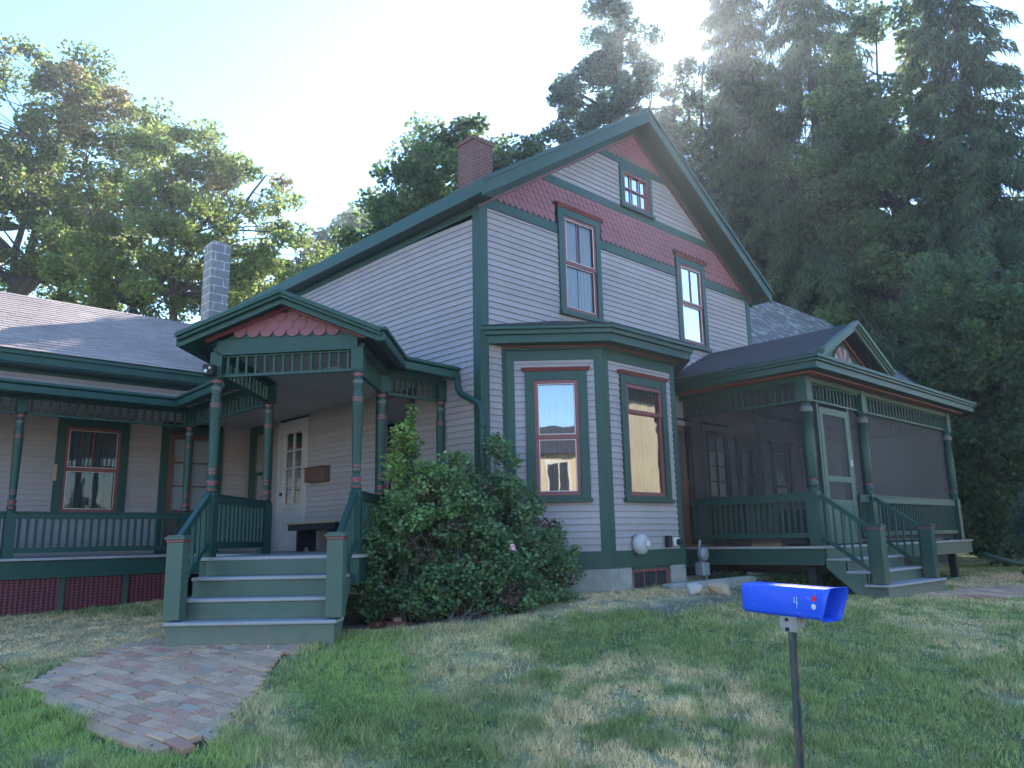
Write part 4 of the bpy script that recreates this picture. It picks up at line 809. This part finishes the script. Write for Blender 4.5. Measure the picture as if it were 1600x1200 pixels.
# ---------------------------------------------------------------- blue newspaper box on a post
M['bracketm']=paint('stained_bracket',(.30,.28,.25),(.2,.18,.15),.6,(.16,.09,.05),sc_=8,wear_amt=.58)
def bluebox():
    mt,tt,bb=nodes('blue_plastic'); c=mixc(tt,ramp(tt,noise(tt,40,6,.8),.60,.68),(.006,.075,.62),(.25,.33,.75)); tt.links.new(c,bb.inputs['Base Color']); bb.inputs['Roughness'].default_value=.38
    pm,t2,b2=nodes('post_paint'); c=mixc(t2,ramp(t2,noise(t2,1,7,.8,stretch(t2,(30,30,8))),.52,.6),(.028,.045,.04),(.14,.075,.05)); t2.links.new(c,b2.inputs['Base Color']); b2.inputs['Roughness'].default_value=.5
    A=CAM+cam2world(((1157-800)/F_PX,(910-600)/F_PX,1))*3.28; B=CAM+cam2world(((1290-800)/F_PX,(921-600)/F_PX,1))*2.95
    ex=(B-A); L=ex.length; ex.normalize(); up=Vector((0,0,1)); ez=(up-ex*up.dot(ex)).normalized(); ey=ez.cross(ex)   # ey away from camera?
    if ey.dot(A-CAM)<0: ey=-ey
    t=empty('newspaper_box',A); t['label']='blue plastic newspaper box marked 4 on a rusty green post'; t['category']='newspaper box'
    W,Hh=.115,.118
    def ring(x,g,dz=0): # rounded rectangle section at distance x, grown by g
        r=.018; o=[]
        for (cx,cz,a0) in((W-r,-r,0),(r,-r,90),(r,-Hh+r,180),(W-r,-Hh+r,270)):
            for a in(0,30,60,90):
                th=R(a0+a); y_=cx+r*math.cos(th); z_=cz+r*math.sin(th)
                y_=W/2+(y_-W/2)*(1+g); z_=-Hh/2+(z_+Hh/2)*(1+g*.9); o.append(ex*(x+dz*(z_/Hh))+ey*y_+ez*z_)
        return o
    V=[];Fc=[]
    rings=[ring(0,-.12),ring(.004,-.03),ring(.015,0),ring(L*.55,.01),ring(L*.97,.03,.02),ring(L+.018,.12,.04),ring(L+.020,.10,.04),ring(L+.014,.07,.04),ring(L*.97,-.03,.02),ring(.02,-.06)]
    n=16
    for rg in rings: V+=[tuple(v) for v in rg]
    for k in range(len(rings)-1):
        for a in range(n): Fc.append((k*n+a,k*n+(a+1)%n,(k+1)*n+(a+1)%n,(k+1)*n+a))
    Fc.append(tuple(range(n))); Fc.append(tuple(range((len(rings)-1)*n,len(rings)*n)))
    me=bpy.data.meshes.new('tube'); me.from_pydata(V,[],Fc); me.materials.append(mt); me.polygons.foreach_set('use_smooth',[True]*len(me.polygons)); o=bpy.data.objects.new('tube',me); C.objects.link(o); o.parent=t
    sb=o.modifiers.new('edge','EDGE_SPLIT'); sb.split_angle=R(50)
    def disc(name,x,zz,r,m_):
        b=MB(); P0=ex*x+ez*zz-ey*.004
        b.face([tuple(P0+ex*(r*math.cos(a))+ez*(r*math.sin(a))) for a in [2*math.pi*k/24 for k in range(24)]]); b.face([tuple(P0+ey*.003+ex*(r*math.cos(a))+ez*(r*math.sin(a))) for a in [2*math.pi*k/24 for k in range(24)]]); 
        return b.build(name,m_,t,recalc=False)
    rm,_,rb=nodes('red_reflector'); rb.inputs['Base Color'].default_value=(.75,.015,.03,1); rb.inputs['Roughness'].default_value=.2
    r1=disc('reflector',L*.87,-.038,.0105,rm); r1['label']='red round sticker'; r2=disc('reflector',L*.865,-.068,.0105,M['white']); r2['label']='white round sticker'
    b=MB(); b.face([tuple(ex*(L*.87+.004*math.cos(a))+ez*(-.038+.005*math.sin(a))-ey*.005) for a in [2*math.pi*k/12 for k in range(12)]]); dk,_,db=nodes('reflector_centre'); db.inputs['Base Color'].default_value=(.3,.0,.01,1); b.build('reflector_centre',dk,r1,recalc=False)
    # number 4, scratched in white strokes
    b=MB(); x0=L*.655; z0=-.046
    def st(p,q_,w_=.0016):
        P=ex*(x0+p[0])+ez*(z0+p[1])-ey*.0045; Q=ex*(x0+q_[0])+ez*(z0+q_[1])-ey*.0045; d=(Q-P).normalized(); s=d.cross(ey).normalized()*w_; b.face([tuple(P-s),tuple(Q-s),tuple(Q+s),tuple(P+s)])
    st((.0,.008),(-.002,-.012)); st((-.002,-.012),(.017,-.015)); st((.012,.010),(.010,-.034)); st((.0115,-.01),(.0095,-.035),.001)
    wm,_,wb=nodes('white_marker'); wb.inputs['Base Color'].default_value=(.5,.6,.85,1); b.build('number',wm,t,recalc=False)
    # bracket and post
    pc=A+ex*(L*.56)+ey*(W*.5)+ez*(-Hh); rel=pc-A
    b=MB(FR((rel.x,rel.y),(ex.x,ex.y),(ey.x,ey.y))); zt=rel.z-.002
    b.box(-.045,.035,-.055,.0,zt-.04,zt); b.box(-.036,.04,-.057,-.052,zt-.055,zt+.004); br=b.build('bracket',M['bracketm'],t,.003)
    b=MB(FR((rel.x,rel.y),(ex.x,ex.y),(ey.x,ey.y)))
    for x,zz,r in((-.005,-.008,.006),(-.005,-.045,.007)): b.box(x-r,x+r,-.066,-.056,zt+zz-r,zt+zz+r)
    b.build('bolt',M['dark'],br,.002)
    g=z(pc.x,pc.y)-A.z
    lean=Vector((.006,-.004,0)); base=Vector((rel.x,rel.y,zt-.01)); foot=Vector((rel.x,rel.y,g-.1))-rt*.04
    b=MB(); s1=Vector((ex.x,ex.y,0)).normalized(); s2=Vector((ey.x,ey.y,0)).normalized()
    sec=[(-.018,-.006),(-.010,-.006),(-.007,-.022),(.007,-.022),(.010,-.006),(.018,-.006),(.018,.0),(.006,.0),(.005,-.016),(-.005,-.016),(-.006,.0),(-.018,.0)]
    sh_=-.03; b.solid([tuple(base+s1*a+s2*(c_+sh_)) for a,c_ in sec],[tuple(foot+s1*a+s2*(c_+sh_)) for a,c_ in sec]); b.build('post',pm,t,0)
bluebox()
# ---------------------------------------------------------------- vegetation
def limb(b,p,q_,r0,r1,n=6,wob=.08,sides=7):
    p=Vector(p);q_=Vector(q_);L=(q_-p).length; pts=[];rd=[]; o1=Vector((random.uniform(-1,1),random.uniform(-1,1),random.uniform(-.3,.6)))*L*wob
    for i in range(n+1):
        u=i/n; pts.append(p.lerp(q_,u)+o1*math.sin(math.pi*u)+Vector((random.uniform(-1,1),random.uniform(-1,1),0))*L*.012*(0<i<n)); rd.append(r0+(r1-r0)*u**.8)
    b.tube(pts,rd,sides,cap=False); return pts
def broadleaf(name,label,base,H_,trunks,crown,nc,nl,leafsz,col,seed,clr=.9,cat='tree',group=None,autumn=0,zmin=.0,gap=.45):
    global rng; rng=np.random.default_rng(seed); random.seed(seed)
    bx,by=base; gz0=z(bx,by)-.1; t=empty(name,(bx,by,gz0)); tag(t,label,cat,group); b=MB(); CL=[]
    E=np.array(crown,float)              # rows: cx,cy,cz,rx,ry,rz (relative)
    vol=E[:,3]*E[:,4]*E[:,5]; k=rng.choice(len(E),nc,p=vol/vol.sum()); d=rng.normal(0,1,(nc,3)); d/=np.linalg.norm(d,axis=1)[:,None]; rr=rng.uniform(.25,1,nc)**.5
    Cc=E[k,:3]+d*E[k,3:]*rr[:,None]; Cc=Cc[Cc[:,2]>zmin]
    # limbs to clumps through a few main forks
    forks=[]
    for (dx,dy,fx,fy,fz,r) in trunks:
        pts=limb(b,(dx,dy,0),(fx,fy,fz),r,r*.55,7,.04,10); forks+= [(Vector(p),r*(1-.45*i/7)) for i,p in enumerate(pts) if i>=2]
        top=Vector((fx,fy,fz)); 
        for j in range(5):
            e=E[rng.integers(len(E))]; tgt=Vector((e[0]+rng.uniform(-.5,.5)*e[3],e[1]+rng.uniform(-.5,.5)*e[4],e[2]+rng.uniform(-.1,.7)*e[5]))
            pt=limb(b,top,tgt,r*.5,r*.13,6,.1,7); forks+=[(Vector(p),r*.5*(1-.7*i/6)) for i,p in enumerate(pt) if i>=1]
    FP=np.array([tuple(f[0]) for f in forks])
    for c in Cc:
        dd=np.linalg.norm(FP-c,axis=1)+.8*np.maximum(0,FP[:,2]-c[2]); i=int(np.argmin(dd)); 
        limb(b,forks[i][0],tuple(c),min(forks[i][1]*.5,.05+.01*dd[i]),.008,4,.1,4)
    b.build('trunk',M['bark'],t,0,True)
    per=max(1,nl//len(Cc)); sz=clr*rng.uniform(.55,1.25,len(Cc)); i=np.repeat(np.arange(len(Cc)),per); P=rng.normal(0,1,(len(i),3)); P/=np.linalg.norm(P,axis=1)[:,None]; P*=(rng.uniform(0,1,len(i))**.45)[:,None]*sz[i][:,None]; P[:,2]*=.72; P+=Cc[i]
    cc=np.tile(np.array(col),(len(Cc),1))*rng.uniform(.75,1.3,(len(Cc),1))
    if autumn:
        au=(rng.uniform(0,1,len(Cc))<autumn)&(Cc[:,2]>np.median(Cc[:,2])); cc[au]=np.array([.13,.12,.045])
    leafs('crown',P,leafsz,cc[i],M['leaf'],t,flat=.35,aspect=.8); return t
def spruce(name,label,base,H_,Rm,seed,nl=38000,col=(.055,.08,.036),z0=.12,group=None,droop=.35,leafsz=.42,br=150,curve=.9):
    global rng; rng=np.random.default_rng(seed); random.seed(seed)
    bx,by=base; g=z(bx,by)-.1; t=empty(name,(bx,by,g)); tag(t,label,'tree',group); b=MB(); b.tube([(0,0,0),(.05,.0,H_*.5),(0,0,H_)],[.32,.2,.02],9,cap=False); P=[];W=[]
    for k in range(br):
        u=z0+(1-z0)*(k/br)**.95; zz=H_*u; L=Rm*(1-u)**curve*random.uniform(.6,1.15)+.25; a=k*2.4+random.uniform(-.4,.4); rise=random.uniform(-.05,.25)*(1 if u>.5 else .4)
        pts=[]; n=7
        for i in range(n+1):
            s=i/n; pts.append(Vector((math.cos(a)*L*s,math.sin(a)*L*s,zz+L*(rise*s-droop*s*s*1.3+.22*droop*s**4))))
        b.tube(pts,[.045*(1-.85*i/n)*(1-u*.6)+.006 for i in range(n+1)],4,cap=False); P.append((pts,L))
    b.build('trunk',M['bark'],t,0,True)
    Lw=np.array([p[1] for p in P]); Lw=Lw/Lw.sum(); cnt=(Lw*nl).astype(int)+20; pos=[];dirs=[]
    for (pts,L),c in zip(P,cnt):
        A=np.array([tuple(p) for p in pts]); s=rng.uniform(.08,1,c)**.75*(len(A)-1); i=np.minimum(s.astype(int),len(A)-2); f=(s-i)[:,None]; p=A[i]*(1-f)+A[i+1]*f
        side=A[-1]-A[0]; side=np.array([-side[1],side[0],0])/(np.linalg.norm(side)+1e-6); off_=rng.normal(0,1,c)*(.10+.13*L*(1-np.abs(s/(len(A)-1)-.45)))*.55
        p=p+side*off_[:,None]; hang=rng.uniform(0,1,c)**1.5*droop*.9*min(1,.4+L*.25); p[:,2]-=hang; d=np.stack([rng.normal(0,.35,c),rng.normal(0,.35,c),-.35-rng.uniform(0,1.1,c)*droop*2],1)+side*np.sign(off_)[:,None]*.5+ (A[-1]-A[0])/L*.35
        pos.append(p); dirs.append(d)
    p=np.concatenate(pos); d=np.concatenate(dirs); d/=np.linalg.norm(d,axis=1)[:,None]; n=len(p); w_=rng.normal(0,1,(n,3)); w_-= (w_*d).sum(1)[:,None]*d; w_/=np.linalg.norm(w_,axis=1)[:,None]
    l=(leafsz*rng.uniform(.35,1,n))[:,None]; ww=.05*rng.uniform(.6,1.3,n)[:,None]
    V=np.stack([p-w_*ww*.5,p+w_*ww*.5,p+d*l*.6+w_*ww*.7,p+d*l,],1).reshape(-1,3); V2=np.stack([p-w_*ww*.5,p+d*l*.6-w_*ww*.7,p+d*l,p+d*l*.3],1).reshape(-1,3)
    c=np.array(col)*rng.uniform(.5,1.6,n)[:,None]; fast('crown',V,4,c,M['needle'],t); return t
GRN=(.045,.075,.022)
# behind the left wing
broadleaf('maple_tree','tall dark maple at the left edge with browning top leaves',(.3,27.3),22,[(0,0,-.8,.5,10.5,.42)],[(-1.5,0,14,4.6,4.6,4.8),(1.2,-1.5,16.5,3.8,3.8,4.3),(-.5,0,19,3.2,3,2.8),(-5,2,14,4,4,5.5),(2.2,-2,12.2,2.5,2.5,2.2)],330,78000,.16,(.075,.11,.03),11,.8,autumn=.16)
broadleaf('maple_tree','paler double-stemmed maple between the tall maple and the block chimney',(3.0,20.6),17,[(-1.0,.6,-.9,.7,9.5,.2),(0,0,.2,-.2,9.8,.24)],[(-.6,.4,11.5,3.2,3.2,3.6),(1.3,-1,12.5,3,3,3.4),(.2,0,14.9,2.1,2.1,2.4),(3.4,-2.6,10,2.2,2.2,2.6),(-2,1.5,9.3,2,2,2.4)],250,62000,.14,(.095,.14,.04),12,.66,autumn=.06,zmin=5.5)
broadleaf('birch_tree','thin pale tree far behind the eave of the main roof',(17.5,31.7),23,[(0,0,0,0,12,.2)],[(0,0,16.5,3.6,3.6,4.5),(-3.5,3,14,3.2,3.2,3.2),(2.2,-2,19.5,2,2,3),(-6.5,6,11,3,3,2.5)],150,22000,.26,(.09,.115,.06),13,1.1,zmin=5)
broadleaf('oak_tree','round dense oak behind the red brick chimney',(9.7,12.0),16,[(0,0,0,0,9,.28)],[(0,0,12.6,2.4,2.4,2.8),(-1.1,1.2,11.4,2.2,2.2,2.3),(1.7,-1.6,12.9,1.4,1.4,1.7),(-1.8,1.8,9.6,1.9,1.9,2.3)],170,46000,.15,(.06,.10,.035),14,.7,zmin=5)
# the sun-side conifers
broadleaf('fir_tree','tall dark fir left of the sun behind the gable peak',(22.3,14.8),30,[(0,0,0,0,22,.32)],[(0,0,27.5,1.1,1.1,2.6),(.2,-.3,25,2.1,2.1,2.2),(-.5,.6,22.5,2.9,2.9,2.4),(.9,-1.2,21,2.3,2.3,2.2),(-1.2,1.6,19,3.1,3.1,2.6),(.2,-.2,15,3.8,3.8,4.5)],380,100000,.17,(.045,.075,.045),21,.62,zmin=4)
broadleaf('larch_tree','hazy dark tree right of the sun just behind the gable peak',(23.4,10.9),24,[(0,0,0,0,16,.3)],[(0,0,21,1.6,1.6,2.8),(.9,-1.6,20.2,1.5,1.5,2.8),(.6,-1.2,18.8,2.2,2.2,2.6),(-1.3,2.2,17.4,1.8,1.8,2.4),(-.3,.8,17.5,1.9,1.9,3.2),(.2,-.3,14,3.6,3.6,4.6),(-.6,1.6,13.5,2.4,2.4,3.6),(.2,0,9,3.8,3.8,4.4)],320,80000,.18,(.045,.075,.04),22,.8,zmin=3)
spruce('spruce_tree','slender spruce with drooping boughs right of the gable peak',(24.1,8.9),30.5,4.9,23,64000,droop=.55,leafsz=.5,br=210,curve=.75)
spruce('spruce_tree','widest drooping spruce rising above the right roof slope',(24.4,5.7),31.5,6.0,24,76000,droop=.6,leafsz=.52,br=230,curve=.8)
broadleaf('maple_tree','tall mid-green tree above the right porch roof',(24.0,2.6),22.5,[(0,0,0,0,13,.28),(.3,.4,1.1,.6,14,.2)],[(0,0,18.8,2.2,2.2,4),(.2,-.3,13.5,3.2,3.2,4.6),(-.6,1.7,15.5,2.1,2.1,3.3),(.2,0,8.5,3.7,3.7,4.4),(.6,-2.2,10.5,2.1,2.1,3.9)],320,92000,.18,(.08,.13,.05),25,.8,zmin=1.5)
spruce('spruce_tree','drooping spruce cut by the right edge of the view',(22.3,-.6),25,4.4,26,60000,droop=.5,leafsz=.42,br=200,curve=.8)
broadleaf('elm_tree','leafy understory tree filling the gap beneath the two drooping spruces',(25.2,8.3),16.5,[(0,0,0,0,8.5,.24)],[(0,0,11.2,4,4,4.4),(.8,-2,8.5,3.4,3.4,3.8),(-1,3,10.2,3.4,3.4,3.8),(2,-4.4,9.8,3,3,4.6)],320,84000,.18,(.06,.10,.04),27,.85,zmin=1.2)
broadleaf('elm_tree','bushy dark tree right of the screened porch',(15.2,-1.75),8,[(0,0,0,0,4.2,.14)],[(0,0,5.6,1.6,1.6,2.6),(.5,-1.0,3.7,1.6,1.6,2.2),(-.2,.2,4.4,1.5,1.5,2.6),(1.0,-2.2,5.2,1.3,1.3,2.4),(0,0,2.0,1.5,1.5,1.9),(.9,-1.5,1.8,1.2,1.2,1.7)],330,80000,.12,(.07,.11,.04),28,.5,zmin=.3)
broadleaf('lilac_shrub','grey-green rounded shrub at the right edge of the lawn',(10.0,-4.15),2.6,[(0,0,0,0,1.2,.05)],[(0,0,1.25,.75,.75,.9),(.3,-.5,.9,.7,.7,.75),(.1,.35,.8,.6,.6,.7)],150,30000,.06,(.075,.115,.075),29,.26,cat='shrub')
# distant wood that closes the view
def woods():
    global rng; rng=np.random.default_rng(55); P=[];c=[]
    for k in range(230):
        a=rng.uniform(.1,1.35); d=rng.uniform(34,62) if k%3 else rng.uniform(26,34)
        if k>150: a=rng.uniform(.1,.5); d=rng.uniform(46,60)
        x=CAM.x+d*math.cos(a)*1.0; y=CAM.y+d*math.sin(a); 
        if d<44 and a>.12: continue
        if d<40: d+=8
        hh=rng.uniform(4,7.5) if a>.6 else rng.uniform(6,13); n=900; p=rng.normal(0,1,(n,3)); p/=np.linalg.norm(p,axis=1)[:,None]; p*=rng.uniform(.5,1,n)[:,None]*np.array([3,3,hh/2]); p+=np.array([x,y,hh/2+.7]); P.append(p); c.append(np.tile(np.array([.06,.095,.03])*rng.uniform(.6,1.4),(n,1)))
    o=leafs('distant_woods',np.concatenate(P),.42,np.concatenate(c),M['leaf'],None,flat=.3,aspect=.8); tag(o,'far-off woodland closing the view behind the house','woodland',None,'stuff')
woods()
# rose bush
def rose():
    global rng; rng=np.random.default_rng(77); random.seed(77); t=empty('rose_bush',(-.6,-.3,.74)); tag(t,'big leafy rose bush between the entry steps and the bay','bush'); o=np.array([-.6,-.3,.74])
    E=np.array([(-1.30,.10,1.35,.42,.42,.62),(-1.05,-.15,1.75,.5,.45,.65),(-.6,-.3,1.55,.6,.5,.75),(-.1,-.45,1.75,.5,.42,.62),(.2,-.68,1.35,.48,.4,.55),(.42,-.85,1.1,.34,.3,.34),(-1.62,.12,1.25,.26,.28,.5),(-1.2,-.1,1.05,.5,.3,.32),(-1.0,-.42,.93,.6,.22,.16),(-.3,-.78,.95,.55,.22,.16),(-.3,-.6,1.05,.5,.3,.32),(-1.15,.02,2.45,.22,.22,.45),(-.75,-.3,2.3,.3,.28,.3),(-.02,-.35,2.45,.2,.2,.45),(-.9,-.35,1.1,.6,.4,.4),(-.1,-.75,1.08,.55,.35,.36)])
    w_=E[:,3]*E[:,4]*E[:,5]; nc=760; k=rng.choice(len(E),nc,p=w_/w_.sum()); d=rng.normal(0,1,(nc,3)); d/=np.linalg.norm(d,axis=1)[:,None]; Cc=E[k,:3]+d*E[k,3:]*(rng.uniform(.35,1.12,nc)**.5)[:,None]
    sp_=np.array([[-1.12+.03*math.sin(i),.02+.02*math.cos(i*2),2.5+i*.045] for i in range(16)]+[[-1.25-.01*i,.0,2.1+i*.04] for i in range(9)]+[[-.02,-.35+.01*i,2.55+i*.04] for i in range(9)]+[[-.75+.01*i,-.3,2.4+i*.04] for i in range(6)]+[[.6+.02*i,-.95,1.35+.03*i] for i in range(5)]); Cc=np.concatenate([Cc,sp_]); Cc[:,2]=np.maximum(Cc[:,2],.84)
    small=np.arange(len(Cc))>=nc; per=np.where(small,26,74); i=np.repeat(np.arange(len(Cc)),per); rad=np.where(small,.085,.15)[i]
    P=rng.normal(0,1,(len(i),3)); P/=np.linalg.norm(P,axis=1)[:,None]; P*=(rng.uniform(.1,1,len(i))**.5*rad)[:,None]; P[:,2]*=.75; P+=Cc[i]
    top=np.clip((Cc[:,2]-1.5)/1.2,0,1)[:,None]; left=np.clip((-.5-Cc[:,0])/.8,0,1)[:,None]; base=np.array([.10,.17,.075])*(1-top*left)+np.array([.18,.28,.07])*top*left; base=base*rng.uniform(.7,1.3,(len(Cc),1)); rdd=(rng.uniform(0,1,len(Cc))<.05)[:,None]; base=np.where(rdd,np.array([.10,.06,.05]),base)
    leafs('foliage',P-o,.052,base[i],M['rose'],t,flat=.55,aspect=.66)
    b=MB()
    for j in range(0,len(Cc),4):
        c=Cc[j]-o; f=(random.uniform(-.7,.7),random.uniform(-.3,.2),-.02); f=(f[0]+c[0]*.3,f[1]+c[1]*.3,f[2]); limb(b,f,tuple(c),.011,.004,4,.08,4)
    for j in range(18): c=sp_[j%len(sp_)]-o; limb(b,(c[0],c[1],c[2]-.8),tuple(c),.007,.003,3,.02,4)
    b.build('stem',M['bark'],t)
    c=np.array([-.42,-.98,1.5])-o; P=rng.normal(0,.014,(26,3))+c; pk,_,pb=nodes('rose_petal'); pb.inputs['Base Color'].default_value=(.75,.42,.48,1)
    leafs('blossom',P,.035,(.75,.42,.48),M['petal'] if 'petal' in M else pk,t,flat=.3,aspect=.9)
rose()
clover('weeds','leafy weeds growing under the right porch','weeds',[(4.6+.25*i,-1.5-.05*(i%3),0) for i in range(6)]+[(4.3,-.9,0),(5.3,-2.0,0)],2600,.16,.05,(.045,.085,.03),.2)
weed_spots=[(float(a),float(b_)) for a,b_ in zip(rng.uniform(-3.8,4,70),rng.uniform(-5.6,-1.6,70))]
clover('lawn_weeds','low broad-leaved weeds and clover dotted through the lawn','weeds',[(a,b_,0) for a,b_ in weed_spots],5200,.045,.026,(.19,.25,.085),.13)
# litter of dead leaves and clippings
def litter():
    global rng; rng=np.random.default_rng(5); n=1500; az=rng.uniform(-.65,.65,n); r=rng.uniform(2.5,13,n); x=CAM.x+r*(math.sin(AZ)*np.sin(az)+math.cos(AZ)*np.cos(az)); y=CAM.y+r*(-math.cos(AZ)*np.sin(az)+math.sin(AZ)*np.cos(az))
    k=~inpoly(x,y,DECK)&~inpoly(x,y,RDECK)&(y<.6)|((x<-3)&(y<4.6)); x,y=x[k],y[k]; P=np.stack([x,y,gz(x,y)+.03],1); o=leafs('fallen_leaves',P,.03,(.22,.16,.09),M['paver'],None,flat=.9); tag(o,'scattered dry leaves and clippings on the lawn','leaves',None,'stuff')
litter()
# haze volume added to veil the trees and glow towards the sun
b=MB(); b.box(-124,126,-126,124,-3,36); hz=b.build('haze',bpy.data.materials.new('glare_haze'),None); tag(hz,'thin haze volume added for the glare over the house and trees','haze',None,'stuff')
hm=hz.data.materials[0]; hm.use_nodes=True; t=hm.node_tree; t.nodes.clear(); o=t.nodes.new('ShaderNodeOutputMaterial'); v=t.nodes.new('ShaderNodeVolumePrincipled'); v.inputs['Density'].default_value=.001; v.inputs['Anisotropy'].default_value=.6; v.inputs['Color'].default_value=(.82,.9,1,1); t.links.new(v.outputs[0],o.inputs['Volume'])
# ---------------------------------------------------------------- houses across the street (seen reflected in the bay glass)
def opp(name,label,c,ang,L,D,Hh,col,n):
    m_=paint(name+'_paint',col,None,.7); t=empty(name,(c[0],c[1],0)); t.rotation_euler=(0,0,ang); tag(t,label,'house')
    b=MB(); b.box(-L/2,L/2,-D,0,-.3,Hh); b.build('wall',m_,t); b=MB(); b.solid([(-L/2-.3,.35,Hh),(-L/2-.3,-D-.35,Hh),(-L/2-.3,-D/2,Hh+1.9)],[(L/2+.3,.35,Hh),(L/2+.3,-D-.35,Hh),(L/2+.3,-D/2,Hh+1.9)]); b.build('roof',M['shdark'],t)
    for i in range(n):
        for zz in(1.0,3.7):
            x=-L/2+L*(i+.5)/n; b=MB(); b.box(x-.6,x+.6,0,.06,zz,zz+1.6); w_=b.build('window',M['white'],t); b=MB(); b.box(x-.5,x-.03,.06,.07,zz+.1,zz+1.5); b.box(x+.03,x+.5,.06,.07,zz+.1,zz+1.5); b.build('pane',M['dark'],w_)
opp('street_house','cream house across the street reflected in the left bay window',(-17.5,-21.5),R(-41),16,7,5.6,(.55,.45,.28),7)
opp('corner_house','pale cream clapboard house reflected in the right bay window',(19.0,-13.0),R(4),11,7,7.2,(.62,.52,.34),2)
sc.cycles.use_denoising=True; sc.cycles.max_bounces=8; sc.cycles.transparent_max_bounces=12
